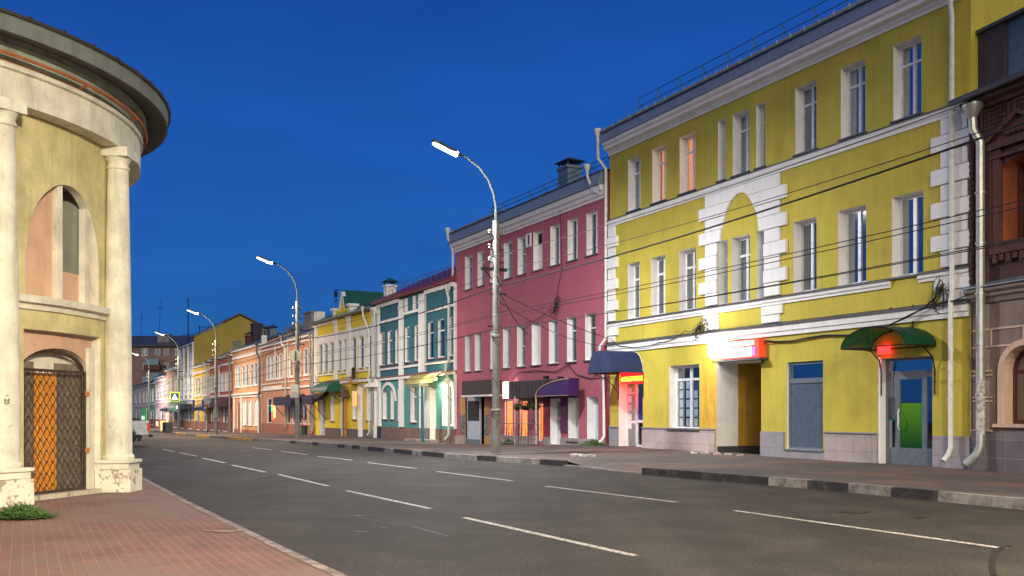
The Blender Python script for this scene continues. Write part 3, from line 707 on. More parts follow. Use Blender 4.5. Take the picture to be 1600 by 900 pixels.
# ---- brown house, right edge
B = FB.empty('brown_house', 'dark brown house with carved timber upper floor over stucco ground floor, at the right edge', group=HOUSES)
LB = FB.len
M_bw = stucco('brown_boards', (.075, .030, .028), var=.25, scale=3, grime=.4, fine=30)
M_carv = stucco('carved_brown', (.095, .036, .032), var=.3, scale=12, grime=.3, fine=40, bump=.8)
M_bs = stucco('brown_roughcast', (.24, .185, .155), var=.15, scale=2, grime=.25, fine=35, bump=1.0)
M_cream = stucco('cream_line', (.62, .44, .34), var=.1)
M_grtile = bricks('dark_plinth_tile', (.13, .115, .125), (.17, .15, .16), (.22, .20, .20), .52, .42, .012, .5, plane='FACE', offset=0)
ow = [op(FB.u(1569), FB.u(1569)+1.25, 1.20, 2.95, .55, d=.25), op(FB.u(1569)+2.6, FB.u(1569)+3.85, 1.20, 2.95, .55, d=.25)]
ou = [op(FB.u(1567), FB.u(1567)+1.1, 5.35, 7.2, .25, d=.42), op(FB.u(1567)+2.4, FB.u(1567)+3.5, 5.35, 7.2, .25, d=.42)]
wm = wall_mesh(LB, -1, 4.28, ow, 9); wm.build('lower_wall', M_bs, B)
wm = wall_mesh(LB, 4.28, 8.7, ou, 9); wm.build('upper_wall', M_bw, B)
M_bframe = plain('brown_frame', (.09, .025, .022), .5)
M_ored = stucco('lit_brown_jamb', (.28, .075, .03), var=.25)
for o in ow:
    W_ = window(B, o, mul=2, transom=.33, frame=M_bframe, rev=M_cream, back=M_dark, fw=.07)
    P = archpts(o, 14); s = MB(); c = (o['u0']+o['u1'])/2; zsp_ = o['z1']-o['arch']
    out = [(c+(p[0]-c)*1.22, zsp_+(p[1]-zsp_)*1.25) for p in P]
    for i in range(len(P)-1): s.prism([P[i], P[i+1], out[i+1], out[i]], -.06, -.002, 'y')
    s.box(out[0][0], P[0][0], -.06, -.002, 1.2, zsp_); s.box(P[-1][0], out[-1][0], -.06, -.002, 1.2, zsp_)
    s.build('surround', M_cream, W_); MB().box(o['u0']-.25, o['u1']+.25, -.1, .05, 1.12, 1.197).build('sill', M_cream, W_)
for o in ou:
    W_ = window(B, o, mul=2, transom=.35, frame=M_bframe, rev=M_ored, back=M_dark, fw=.08)
    s = MB(); u0, u1 = o['u0'], o['u1']
    s.box(u0-.30, u0-.02, -.09, -.002, 5.2, 7.45); s.box(u1+.02, u1+.30, -.09, -.002, 5.2, 7.45)
    s.box(u0-.36, u0-.24, -.12, -.095, 5.0, 7.6); s.box(u1+.24, u1+.36, -.12, -.095, 5.0, 7.6)
    s.box(u0-.34, u1+.34, -.16, -.002, 7.455, 7.6); s.box(u0-.3, u1+.3, -.14, -.002, 5.06, 5.195); s.box(u0-.4, u1+.4, -.13, -.002, 7.24, 7.30)
    for k in range(9): s.box(u0-.2+k*.19, u0-.08+k*.19, -.11, -.002, 4.86+.05*(k % 2), 5.05)
    c = (u0+u1)/2; s.prism([(u0-.4, 7.61), (u1+.4, 7.61), (c, 8.12)], -.06, -.002, 'y')
    s.prism([(u0-.48, 7.61), (u0-.36, 7.61), (c, 8.10), (c, 8.2)], -.18, -.062, 'y'); s.prism([(u1+.36, 7.61), (u1+.48, 7.61), (c, 8.2), (c, 8.10)], -.18, -.062, 'y')
    for k in range(5): s.lathe([(0, 7.68), (.07, 7.7), (.09, 7.76), (.05, 7.83), (0, 7.84)], 8, c=(c-.3+k*.15, -.09))
    s.build('carved_surround', M_carv, W_)
s = MB(); p0 = .08
for k in range(7):
    u = .30+k*.95; s.box(u, u+.82, -.04, -.002, 8.0, 8.05); s.box(u, u+.82, -.04, -.002, 8.42, 8.47); s.box(u, u+.05, -.04, -.002, 8.05, 8.42); s.box(u+.77, u+.82, -.04, -.002, 8.05, 8.42)
    for i in range(6):
        for j in range(3): s.box(u+.1+i*.11, u+.17+i*.11, -.03, -.002, 8.08+j*.11, 8.15+j*.11)
s.box(.0, .14, -.10, -.002, 4.4, 8.5); s.box(.22, .34, -.06, -.002, 4.4, 7.95)
for k in range(26): s.box(.03, .11, -.125, -.1, 4.5+k*.15, 4.58+k*.15)
s.build('carved_frieze', M_carv, B)
s = MB()
for z in (2.98, 3.38): s.box(.02, LB, -.022, -.002, z-.022, z+.022)
for k in range(8): s.box(.58+k*.92-.02, .58+k*.92+.02, -.021, -.002, 3.0, 3.36)
for z in (1.06+.75, 2.32, 2.42, 1.72): s.box(.02, FB.u(1557)-.12, -.021, -.002, z-.018, z+.018)
s.build('stucco_lines', M_cream, B)
s = MB().box(0, LB, -.05, .05, -1, 1.02); s.build('plinth', M_grtile, B)
MB().box(.0, FB.u(1552), -.08, .03, 1.022, 1.055).build('plinth_cap', M_cream, B)
cornice(B, -.05, LB, [(-.02, 4.0), (.05, 4.0), (.08, 4.1), (.14, 4.14), (.14, 4.2), (.22, 4.26), (.22, 4.33), (-.02, 4.36)], M_bs, 'mid_cornice')
MB().prism([(.02, 4.37), (-.27, 4.345), (-.27, 4.37), (.02, 4.50)], -.06, LB, 'x').build('flashing', M_sheet, B)
cornice(B, -.05, LB, [(-.02, 8.5), (.1, 8.5), (.12, 8.58), (.3, 8.62), (.34, 8.72), (-.02, 8.75)], M_bw)
MB().prism([(-.5, 8.70), (-.5, 8.76), (4.5, 10.25), (9.3, 8.76), (9.3, 8.7), (4.5, 10.19)], -.1, LB, 'x').build('roof', M_sheet, B)
MB().tube([(-.12, -.52, 8.74), (LB, -.52, 8.78)], .08, 8).build('gutter', M_flash, B)
# attic box at the party wall
MB().box(-.02, .06, .22, 1.5, 8.8, 10.42).box(-.02, .75, .2, .26, 8.8, 10.42).build('attic_box_boards', plain('dark_boards', (.055, .04, .048), .8), B)
MB().box(.70, 3.3, .27, 3.2, 8.9, 10.40).build('attic_box', plain('blue_sheet_metal', (.085, .14, .19), .5, .3), B)
MB().box(-.08, 3.4, .12, 3.4, 10.42, 10.50).build('attic_box_roof', M_flash, B)
ub = FB.u(1524, .3)
drainpipe(B, [(ub, -.38, 8.28), (ub, -.36, 8.0), (ub+.05, -.2, 7.7), (ub+.05, -.2, .7), (ub+.02, -.26, .5), (ub-.18, -.40, .25)], .098, M_galv)
MB().tube([(ub+.05, -.2, .95), (ub+.05, -.2, 2.2)], .101, 12, caps=False).build('torn_posters', worn('poster_scraps', (.6, .6, .58), (.3, .32, .31), .52, 9), B)

# ---- crimson three-storey house
B = FP.empty('crimson_house', 'plain crimson three-storey house with white window reveals beside the long yellow house', group=HOUSES)
LP = FP.len
M_pink = stucco('crimson_stucco', (.41, .105, .15), var=.08, scale=.7, grime=.06)
p3 = [(726.6,738,403,455),(746.4,757,397,450.5),(766,778,389,443.6),(787.5,800,380,437),(809,822,372,430),(833.4,847.5,363,422),(860,875,352,414),(887,902.7,341.6,408),(916.5,934,329,399.5)]
p2 = [(726.7,735.6,529,586),(742,752.4,525,583),(766.5,778,519,579.6),(786,797,514.6,576.7),(808,820.5,510,574),(831,845,504.5,571),(857.8,872,499,564.6),(886,901,491.6,561.4),(914.4,931,486.4,555.7)]
pg = [(787,801,625,682),(810.5,824,625,683),(888,904,621.5,689),(917.5,934.6,620,689)]
Q3 = [opening(FP, *r, d=.21) for r in p3]; Q2 = [opening(FP, *r, d=.22) for r in p2]; level(Q3); level(Q2)
QG = [opening(FP, *r, d=.35) for r in pg]
QG[0]['d'] = QG[1]['d'] = .05
gz = FP.z(860, 694)
oOr = op(FP.u(841), FP.u(849), gz+.1, FP.z(841, 629), d=.03); oWd = op(FP.u(860), FP.u(876), gz, FP.z(860, 623), d=.3)
oKi = op(FP.u(728), FP.u(757), -.6, FP.z(728, 619), d=.5)
wm = wall_mesh(LP, -1.5, 9.9, Q3+Q2+QG+[oOr, oWd, oKi], 11); gable_ends(wm, LP, 9.9, 11, .3); wm.build('wall', M_pink, B)
for i, o in enumerate(Q3):
    if i == 5:
        w_ = window(B, o, mul=1, transom=.30, frame=M_frame, gl=M_white, sill=M_flash)
        MB().box(o['u0']-.32, o['u0']+.12, -.22, -.16, o['z1']-.62, o['z1']-.56).box(o['u0']-.32, o['u0']+.12, -.22, -.16, o['z1']-.12, o['z1']-.06).box(o['u0']-.32, o['u0']-.26, -.22, -.16, o['z1']-.56, o['z1']-.12).box(o['u0']+.06, o['u0']+.12, -.22, -.16, o['z1']-.56, o['z1']-.12).build('open_vent', M_frame, w_)
        MB().box(o['u0']+.1, o['u1']-.05, o['d']-.012, o['d']-.004, o['z1']-.55, o['z1']-.1).build('vent_pane', M_dark, w_)
    else: window(B, o, mul=2 if i > 5 else 1, transom=[.3, .3, .3, .3, .45, 0, 0, 0, 0][i], curtain=M_curt if i in (0, 3, 4) else None, sill=M_flash, back=M_room, gl=M_glassp, fw=.045)
for i, o in enumerate(Q2):
    if i == 5: window(B, o, mul=1, transom=0, gl=M_white, sill=M_flash)
    else: window(B, o, mul=1, transom=.3 if i > 5 else (.5 if i == 4 else 0), gl=M_glassp, fw=.045, curtain=M_curt if i in (2, 6) else None, sill=M_flash, back=M_room)
M_glow = emit('warm_shop_glow', (1, .27, .07), 3.2)
for o in QG[:2]: window(B, o, mul=1, transom=0, gl=M_glassd, rev=M_ored, curtain=M_glow)
for o in QG[2:]: window(B, o, mul=1, transom=0, gl=plain('boarded_white', (.45, .55, .60), .6), sill=M_flash)
w_ = window(B, oOr, mul=1, transom=.1, gl=M_glassd, rev=M_ored, curtain=emit('orange_shop_glow', (1, .22, .02), 3), name='lit_door')
area('shop_light', B, (FP.u(812), -1.0, 2.3), 30, (1, .45, .2), 1.5, (rad(-70), 0, 0), sy=.4)
dd = glazed_door(B, oWd, [(0, 1)], M_frame, [[(.3, .55, M_glass), (.6, .93, M_glass)]], handle=.2)
MB().box(oWd['u0'], oWd['u1'], 1, 1.05, gz, 2.6).build('interior', M_room, dd)
MB().box(FP.u(876.5), FP.u(887), -.03, .0, gz+.5, FP.z(878, 622)).build('violet_panel', plain('violet_panel', (.11, .02, .09), .6), B)
MB().box(FP.u(849.5), FP.u(859.5), -.03, .0, gz+.3, FP.z(850, 622)).build('maroon_panel', plain('maroon_panel', (.24, .02, .04), .6), B)
# kiosk front with dark board
kz = FP.z(720, 618, .5); k0, k1 = FP.u(722, .6), FP.u(766, .6)
K = MB().box(k0, k1, -.62, -.02, FP.z(720, 618, .6), FP.z(720, 596, .6)).build('shop_board', plain('brown_board', (.045, .03, .028), .7), B)
MB().box(k0, k1, -.64, -.02, FP.z(720, 620.5, .6), FP.z(720, 618, .6)-.004).build('board_edge', M_white, K)
MB().box(oKi['u0']+.02, oKi['u1']-.6, .05, .12, -.6, oKi['z1']).build('kiosk_panel', plain('pale_panel', (.42, .47, .56), .5), B)
MB().box(oKi['u0']+.15, oKi['u1']-.72, .035, .046, 1.05, 2.05).build('kiosk_pane', M_dark, B)
MB().box(oKi['u0']+.02, oKi['u1']-.6, .03, .047, -.6, .12).build('kiosk_base', M_gblue, B)
MB().box(oKi['u0'], oKi['u1'], .52, .56, -.6, oKi['z1']).build('interior', M_dark, B)
m_ = bricks('ochre_brick', (.42, .22, .05), (.48, .27, .07), (.3, .2, .1), .25, .09, .012, plane='FACE')
s = MB().box(FP.u(719.5), oKi['u0']-.03, -.03, -.004, -.6, 2.2).box(oKi['u1']+.03, FP.u(765), -.03, -.004, -.6, 2.2); s.build('brick_facing', m_, B)
s = MB().box(FP.u(720), oKi['u0']-.05, -.05, -.032, .35, 1.35).box(oKi['u1']+.05, FP.u(764.5), -.05, -.032, .35, 1.35); s.build('poster', worn('patterned_poster', (.05, .06, .07), (.5, .5, .5), .55, 14), B)
# timber fascia, purple arched awning, white lit sign end
t0, t1 = FP.u(793, .55), FP.u(889, .5); zt, zb = FP.z(800, 597, .5), FP.z(800, 623, .5)
s = MB(); n = 44
for k in range(n):
    a = t0+(t1-t0)*k/n; s.box(a, a+(t1-t0)/n-.012, -.50-.01*(k % 3), -.03, zb+.02*(k % 2), zt)
s.build('timber_fascia', stucco('dark_timber', (.06, .045, .055), var=.4, scale=9, grime=.5), B)
MB().box(t0-.45, t0-.03, -.56, -.05, zb+.02, zt+.02).build('sign_end', emit('sign_warm_white', (1, .88, .75), 5), B)
MB().box(t0-.04, t1, -.48, -.02, zt+.004, zt+.03).build('flashing', M_flash, B)
q0, q1 = FP.u(838, .95), FP.u(889, .95); zt2, zb2 = FP.z(889, 592, .9), FP.z(880, 618, .95)
pr = [(q0, zb2)]+[(q0+(q1-q0)*(1-math.cos(rad(90)*i/12)), zb2+(zt2-zb2)*math.sin(rad(90)*i/12)) for i in range(1, 13)]+[(q1, zb2)]
AP = MB().prism(pr, -.98, -.52, 'y').build('awning', plain('purple_awning', (.035, .008, .10), .45), B)
s = MB()
for p, q in zip(pr[:-1], pr[1:-1]): s.tube([(p[0], -.99, p[1]), (q[0], -.99, q[1])], .022, 5)
s.tube([(q0, -.99, zb2), (q1, -.99, zb2)], .012, 5); s.build('awning_piping', plain('gold_piping', (.55, .35, .15), .5), AP)
s = MB()
for px in (804.5, 837.5): uu = FP.u(px, .9); s.tube([(uu, -.9, zb2+.02), (uu, -.9, gz-.25)], .03 if px < 830 else .035, 8)
s.build('awning_post', plain('ochre_post', (.48, .42, .34), .5), AP)
s = MB()
for px in (853, 876): uu = FP.u(px, .7); s.box(uu-.09, uu+.09, -.8, -.6, zt+.03 if px < 860 else zt2+.0, zt+.16 if px < 860 else zt2+.13)
s.build('spotlight', M_iron, B)
M_pl = stucco('pale_plinth', (.34, .29, .27), var=.15, grime=.3)
s = MB()
for a, b in ((FP.u(766), oOr['u0']), (oOr['u1'], oWd['u0']), (oWd['u1'], LP)): s.box(a, b, -.045, .02, -1.2, gz+.30)
s.box(0, oKi['u0'], -.055, .02, -1.2, .25); s.build('plinth', M_pl, B)
zc = EYE+(645-308.6)/40.2
cornice(B, -.02, LP, [(-.02, zc), (.06, zc), (.06, zc+.1), (.14, zc+.13), (.14, zc+.26), (.26, zc+.3), (.3, zc+.48), (-.02, zc+.5)], M_white)
MB().prism([(.02, zc+.505), (-.36, zc+.505), (-.36, zc+.53), (-.20, zc+1.02), (.02, zc+1.02)], -.3, LP-.02, 'x').build('parapet', plain('slate_blue_metal', (.19, .25, .32), .5, 0), B)
MB().prism([(-.26, zc+1.023), (-.26, zc+1.06), (5.5, zc+2.3), (11.3, zc+1.06), (11.3, zc+1.023), (5.5, zc+2.26)], -.3, LP-.05, 'x').build('roof', M_sheet, B)
s = wall_mesh(LP-.05, 9.85, zc+1.02, [], 11, u_start=.03, y=.03); gable_ends(s, LP-.05, zc+1.01, 11, .22, .03); s.build('upper_wall', M_pink, B)
MB().tube([(-.35, -.24, zc+1.10), (LP*.42, -.24, zc+1.10)], .045, 8).build('gutter', MATS['pale_gutter'], B)
railing(B, FP.u(764), LP, .1, zc+1.15, .45, 1.25, MATS['green_rail'], .22, r=.016)
uc_ = FP.u(890, -1.6); chimney(B, uc_, 1.6, zc+1.2, zc+2.5, .85, .7, plain('zinc', (.17, .23, .27), .5, .4), M_flash)
MB().box(-.62, -.05, .9, 1.6, zc-.5, zc+.75).build('maroon_chimney', plain('maroon_brick', (.15, .02, .05), .8), B)
drainpipe(B, [(-.22, -.36, zc+1.02), (-.22, -.34, zc+.75), (-.05, -.2, zc+.3), (-.02, -.15, zc), (-.02, -.15, zc-1.1), (-.5, -.2, zc-2.0)], .06)
drainpipe(B, [(LP-.75, -.40, zc+1.1), (LP-.75, -.38, zc+.9), (LP-.6, -.25, zc+.4), (LP-.2, -.2, zc+.2)], .055)

# ---- teal two-storey house
B = FT.empty('teal_house', 'teal two-storey house with white pilasters, maroon roof and glowing glass canopy over its door', group=HOUSES)
LT = FT.len
M_teal = stucco('teal_stucco', (.022, .135, .19), var=.10, scale=.8, grime=.2)
M_teal2 = stucco('pale_teal_stucco', (.07, .27, .28), var=.10, scale=.8, grime=.2)
M_redt = plain('red_flashing', (.25, .05, .04), .6)
M_maroon = plain('maroon_roof_metal', (.17, .015, .035), .45, .2)
zb, zt = 4.45, 6.55
tu = [(594,601),(606,613),(618,625),(633,640.5),(648,657),(669,677.5),(684.5,694.6),(702,708.5)]
OU = [op(FT.u(a), FT.u(b), zb, zt, .12 if i > 3 else .08, d=.06) for i, (a, b) in enumerate(tu)]
g0 = -.1
OG = [op(FT.u(598), FT.u(605), 1.05, 2.85, 0, .2), op(FT.u(610.5), FT.u(615.5), 1.05, 2.85, 0, .2), op(FT.u(621.5), FT.u(626), .95, 2.9, 0, .2), op(FT.u(641.5), FT.u(651), .9, 3.0, 0, .2)]
oDo = op(FT.u(671), FT.u(681.5), -.1, 2.9, 0, .3); oSh = op(FT.u(690.5), FT.u(708.5), .75, 3.0, .5, .35)
oSh['z1'] = 3.35
wm = wall_mesh(LT, 3.62, 8.3, OU, 10); gable_ends(wm, LT, 8.3, 10, .5); wm.build('upper_wall', M_teal, B)
wall_mesh(LT, -1.3, 3.62, OG+[oDo, oSh], 10).build('lower_wall', M_teal2, B)
for i, o in enumerate(OU): window(B, o, mul=1, transom=.3, sill=M_redt, curtain=M_curt if i in (1, 3) else None, back=M_room, fw=.05)
for o in OG: window(B, o, mul=1, transom=.3, sill=M_redt, curtain=M_curt, back=M_room, fw=.07)
M_shop = emit('bright_shop_interior', (.85, 1, .72), 2.4)
w_ = window(B, oSh, mul=1, transom=0, gl=M_glassd, fw=.05)
MB().box(oSh['u0']-.1, oSh['u1']+.1, .62, .66, oSh['z0'], 2.9).build('lit_interior', M_shop, w_)
MB().box(oSh['u0'], oSh['u1'], .30, .34, 2.85, 3.35).build('tympanum', M_white, w_)
MB().box(oSh['u1']-.75, oSh['u1']-.55, .5, .6, oSh['z0'], 1.55).box(oSh['u1']-.5, oSh['u1']-.15, .5, .6, oSh['z0'], 1.2).build('shop_goods', plain('green_goods', (.2, .4, .3), .5), w_)
dd = glazed_door(B, oDo, [(0, 1)], M_frame, [[(.1, .9, M_white)]], handle=.8)
MB().box(oDo['u0']+.35, oDo['u0']+.75, .26, .28, 1.1, 1.75).build('notice', plain('orange_notice', (.8, .35, .03), .7), dd)
MB().box(FT.u(656), FT.u(670), -.05, -.002, -.1, 3.3).build('door_panel', M_white, B)
s = MB()
for a, b in ((0, oDo['u0']), (oDo['u1'], LT)): s.box(a, b, -.05, .02, -1, .58)
s.build('plinth', stucco('brown_plinth', (.17, .12, .10), var=.2), B)
MB().box(0, FT.u(597), -.07, -.052, -1, .6).build('plinth_end', plain('navy_base', (.03, .04, .09), .7), B)
MB().box(FT.u(655), FT.u(688), -.9, -.06, -.9, -.02).build('door_step', M_pl, B)
s = MB()
for a, b in ((590.5, 594), (625.5, 631), (656.5, 666), (714, 719)): s.box(FT.u(a), min(LT, FT.u(b)), -.12, -.002, 3.66 if a != 656.5 else 3.75, 8.2); s.box(FT.u(a)-.05, min(LT, FT.u(b))+.05, -.17, -.124, 7.7, 7.8)
for a, b in ((625.5, 631), (591, 595)): s.box(FT.u(a), FT.u(b)+.05, -.12, -.002, .6, 3.45)
s.box(FT.u(714), LT, -.12, -.002, .6, 3.45)
for px in (636, 649): s.box(FT.u(px)-.14, FT.u(px)+.14, -.10, -.002, 7.42, 8.2)
s.build('pilaster', M_white, B)
s = MB(); s.box(0, LT, -.14, -.002, 3.47, 3.63)
s.box(0, LT, -.09, -.002, 4.12, 4.24)
for a, b in ((594, 600), (602, 610), (612, 619), (621, 625)): s.box(FT.u(a), FT.u(b), -.09, -.002, 7.10, 7.24)
s.box(FT.u(632), FT.u(656), -.09, -.002, 7.25, 7.40)
for a, b in ((668, 678), (681, 692), (695, 712)): s.box(FT.u(a), FT.u(b), -.09, -.002, 7.05, 7.18)
s.box(0, FT.u(625), -.16, -.002, 8.1, 8.3); s.box(FT.u(666), LT, -.16, -.002, 8.1, 8.3)
s.build('belt_course', M_white, B)
s = MB(); s.box(0, LT, -.18, -.002, 3.632, 3.69); s.box(0, LT, -.11, -.002, 4.242, 4.27); s.build('flashing', M_redt, B)
# blind arch at the left and arch surround of the doorway niche
s = MB(); c = FT.u(607); R = FT.u(618)-c; zc_ = 2.15
for i in range(16):
    a, b = math.pi*i/16, math.pi*(i+1)/16
    s.prism([(c-R*math.cos(a), zc_+R*.8*math.sin(a)), (c-R*math.cos(b), zc_+R*.8*math.sin(b)), (c-(R+.2)*math.cos(b), zc_+(R*.8+.2)*math.sin(b)), (c-(R+.2)*math.cos(a), zc_+(R*.8+.2)*math.sin(a))], -.06, -.002, 'y')
s.box(c-R-.2, c-R, -.06, -.002, .6, zc_)
s.build('blind_arch', M_white, B)
# barrel glass canopy, lamp under it
c0, c1 = FT.u(634, 1.1), FT.u(679, 1.1); n = 10
prof = [(-1.15*math.sin(t), 3.02+.62*math.cos(t)) for t in [rad(90)*i/n for i in range(n+1)]]
m, t, bb = newmat('yellowed_polycarbonate'); tr = N(t, 'ShaderNodeBsdfTranslucent'); tr.inputs[0].default_value = (.95, .88, .62, 1); tp = N(t, 'ShaderNodeBsdfTransparent'); tp.inputs[0].default_value = (.95, .9, .7, 1)
mx = N(t, 'ShaderNodeMixShader'); mx.inputs[0].default_value = .35; t.links.new(tr.outputs[0], mx.inputs[1]); t.links.new(tp.outputs[0], mx.inputs[2]); t.links.new(mx.outputs[0], t.nodes['Material Output'].inputs[0])
CA = MB().prism(prof+[(p[0]*.98, p[1]-.01) for p in prof[::-1]], c0, c1, 'x').build('canopy', m, B)
s = MB()
for uu in (c0, c0+(c1-c0)*.5, c1):
    for p, q in zip(prof, prof[1:]): s.tube([(uu, p[0]-.005, p[1]), (uu, q[0]-.005, q[1])], .022, 5)
for i in (3, 7, 10): s.tube([(c0, prof[i][0]-.01, prof[i][1]), (c1, prof[i][0]-.01, prof[i][1])], .018, 5)
for k in range(22): uu = c0+(c1-c0)*(k+.5)/22; s.tube([(uu-.05, -1.15, 2.88), (uu, -1.15, 2.98), (uu+.05, -1.15, 2.88)], .008, 4)
s.tube([(c0, -1.15, 2.84), (c1, -1.15, 2.84)], .014, 5); s.tube([(c1, -1.1, 2.95), (c1, -.6, 2.5), (c1, -.1, 2.1)], .02, 5); s.tube([(c0, -1.1, 2.95), (c0, -.6, 2.6), (c0, -.1, 2.2)], .02, 5)
s.build('canopy_frame', plain('gold_iron', (.3, .2, .06), .5, .4), CA)
MB().box(FT.u(684.5), FT.u(688), -1.0, -.94, -.3, 2.9).build('canopy_post', M_teal, CA)
MB().lathe([(0, 3.2), (.1, 3.22), (.12, 3.3), (0, 3.36)], 12, c=((c0+c1)/2+.7, -.5)).build('canopy_lamp', emit('warm_lamp', (1, .78, .38), 20), CA)
area('canopy_light', B, ((c0+c1)/2+.7, -.5, 3.16), 110, (1, .86, .55), .3)
area('canopy_uplight', B, ((c0+c1)/2+.7, -.5, 3.45), 45, (1, .86, .6), .3, (math.pi, 0, 0))
area('shop_window_light', B, ((oSh['u0']+oSh['u1'])/2, -.1, 2.0), 28, (.85, 1, .75), 1.2, (rad(-90), 0, 0), sy=1.4)
# roof
e = 8.33
MB().prism([(.02, e), (-.40, e), (-.40, e+.10), (-.30, e+.22), (.02, e+.35)], -.05, LT, 'x').build('eave', plain('maroon_eave', (.20, .035, .045), .6), B)
MB().prism([(-.42, e+.12), (-.42, e+.2), (5, e+2.7), (10.4, e+.2), (10.4, e+.12), (5, e+2.62)], -.05, LT+.0, 'x').build('roof', M_maroon, B)
railing(B, FT.u(611), LT, -.15, e+.35, .50, .75, plain('violet_rail', (.12, .08, .16), .5, .3), .45, r=.013)
chimney(B, .35, .7, 8.0, 9.5, .62, .62, M_white, plain('green_cap', (.015, .09, .06), .5))
drainpipe(B, [(LT-.55, -.3, 8.2), (LT-.55, -.28, 7.9), (LT-.5, -.18, 7.5), (LT-.5, -.18, 4.2), (LT-.7, -.25, 4.0), (LT-.7, -.28, 3.5), (LT-.5, -.18, 3.2), (LT-.5, -.18, .3), (LT-.7, -.3, .05)], .065, funnel=False)
s = MB().box(-.28, .05, -.22, .3, -1, 7.95); s.box(-.38, .12, -.32, .3, 7.953, 8.05).box(-.42, .16, -.36, .3, 8.053, 8.2); s.build('corner_pilaster', M_white, B)
drainpipe(B, [(.22, -.25, 7.9), (.22, -.2, 3.8), (.0, -.35, 3.6), (.0, -.35, .8), (-.1, -.4, .5), (-.1, -.4, .1), (-.25, -.5, -.1)], .06, M_galv, funnel=False)

# ---- small bright yellow house with a gabled bay
B = FG.empty('small_yellow_house', 'bright yellow two-storey house with narrow arched white-framed windows, gabled bay and dark green roof', group=HOUSES)
LG = FG.len
M_yel2 = stucco('bright_yellow_stucco', (.74, .58, .03), var=.08, grime=.12)
M_greenr = plain('green_roof_metal', (.012, .10, .075), .45, .2)
gu = [(499.5,504.5),(507.5,512.7),(517,522.4),(529,534),(538,543),(550.5,557),(562.4,569),(574,581)]
OU = [op(FG.u(a), FG.u(b), 4.45, 6.55, .22, .03) for a, b in gu]
OG = [op(FG.u(516.8), FG.u(522.5), .85, 3.0, 0, .2), op(FG.u(551), FG.u(557), 1.0, 3.0, 0, .2), op(FG.u(573), FG.u(580), .95, 3.05, 0, .2)]
oW1 = op(FG.u(499), FG.u(508.5), -.3, 2.9, 0, .25); oAr = op(FG.u(532.5), FG.u(540), -.4, 3.1, .3, .4); oW3 = op(FG.u(559), FG.u(568.5), -.4, 3.35, 0, .3)
wm = wall_mesh(LG, -1.4, 8.15, OU+OG+[oW1, oAr, oW3], 10); gable_ends(wm, LG, 8.15, 10, .5); wm.build('wall', M_yel2, B)
for o in OU: window(B, o, mul=1, transom=.35, sill=M_redt, curtain=None, back=M_dark, fw=.045)
for o in OG: window(B, o, mul=1, transom=0, gl=M_white, sill=M_flash)
for o, nm in ((oW1, 'shop_door'), (oW3, 'house_door')):
    dd = glazed_door(B, o, [(0, 1)], M_frame, [[(.05, .97, plain('pale_lavender_panel', (.45, .44, .50), .5) if nm == 'shop_door' else bricks('pale_tile', (.55, .48, .36), (.58, .5, .38), (.4, .35, .28), .3, .2, .01, plane='FACE'))]], handle=None, name=nm)
dd = glazed_door(B, oAr, [(0, 1)], M_bframe, [[(.05, .97, M_dark)]], handle=None, name='gate_door')
s = MB(); 
for k in range(6): s.tube([(oAr['u0']+.12+k*.18, .1, -.3), (oAr['u0']+.12+k*.18, .1, 2.8)], .015, 4)
s.build('grille', M_iron, dd)
s = MB()
for o in OU:
    s.box(o['u0']-.22, o['u0']-.02, -.05, -.002, 4.35, 7.1); s.box(o['u1']+.02, o['u1']+.22, -.05, -.002, 4.35, 7.1); s.box(o['u0']-.02, o['u1']+.02, -.05, -.002, o['z1']+.02, 7.1)
    s.box(o['u0']-.27, o['u1']+.27, -.09, -.002, 7.104, 7.19)
for a, b, z in ((524, 528.5, 8.0), (544, 549, 8.0), (493, 497.5, 7.9), (584, 588.5, 7.9)): s.box(FG.u(a), FG.u(b), -.13, -.002, 3.75, z); s.box(FG.u(a)-.1, FG.u(b)+.1, -.2, -.002, z+.003, z+.16)
s.box(0, LG, -.13, -.002, 3.5, 3.70); s.box(0, FG.u(524), -.1, -.002, 7.95, 8.1)
s.box(0, LG, -.10, -.002, 4.2, 4.3)
s.build('white_trim', M_white, B)
MB().box(0, LG, -.17, -.002, 3.703, 3.75).build('flashing', M_flash, B)
s = MB()
for a, b in ((oW1['u1'], oAr['u0']), (oAr['u1'], oW3['u0']), (oW3['u1'], LG)): s.box(a, b, -.05, .02, -1.2, .35)
s.build('plinth', stucco('grey_plinth', (.13, .11, .12), var=.2), B)
# gabled bay: attic wall with curved shoulders
b0, b1 = FG.u(524), FG.u(549); bc = (b0+b1)/2
s = MB().prism([(b0, 7.4), (b1, 7.4), (b1, 8.7), (bc+.45, 8.75), (bc, 9.75), (bc-.45, 8.75), (b0, 8.7)], -.06, 3.2, 'y'); GA = s.build('gable', M_yel2, B)
s = MB()
for sg in (-1, 1): s.prism([(bc+sg*.5, 8.62), (bc+sg*.05, 9.70), (bc, 9.95), (bc+sg*.1, 9.95), (bc+sg*.62, 8.75)], -.12, .1, 'y')
for u in (b0, b1): s.box(u-.2, u+.2, -.16, .35, 8.17, 8.75); s.box(u-.32, u+.32, -.28, .45, 8.753, 8.93)
s.build('gable_trim', M_white, GA)
MB().prism([(bc-.55, 8.75), (bc, 9.95), (bc+.55, 8.75), (bc+.70, 8.75), (bc, 10.08), (bc-.70, 8.75)], -.1, 4.5, 'y').build('gable_roof', M_greenr, GA)
e = 8.2
MB().prism([(.02, e), (-.38, e), (-.38, e+.09), (5, e+2.4), (10.4, e+.09), (10.4, e), (5, e+2.31)], -.05, LG-.3, 'x').build('roof', M_greenr, B)
MB().prism([(.02, e-.1), (-.34, e-.1), (-.34, e-.004), (.02, e-.004)], 0, LG-.3, 'x').build('eave_board', plain('brown_eave', (.16, .09, .05), .7), B)
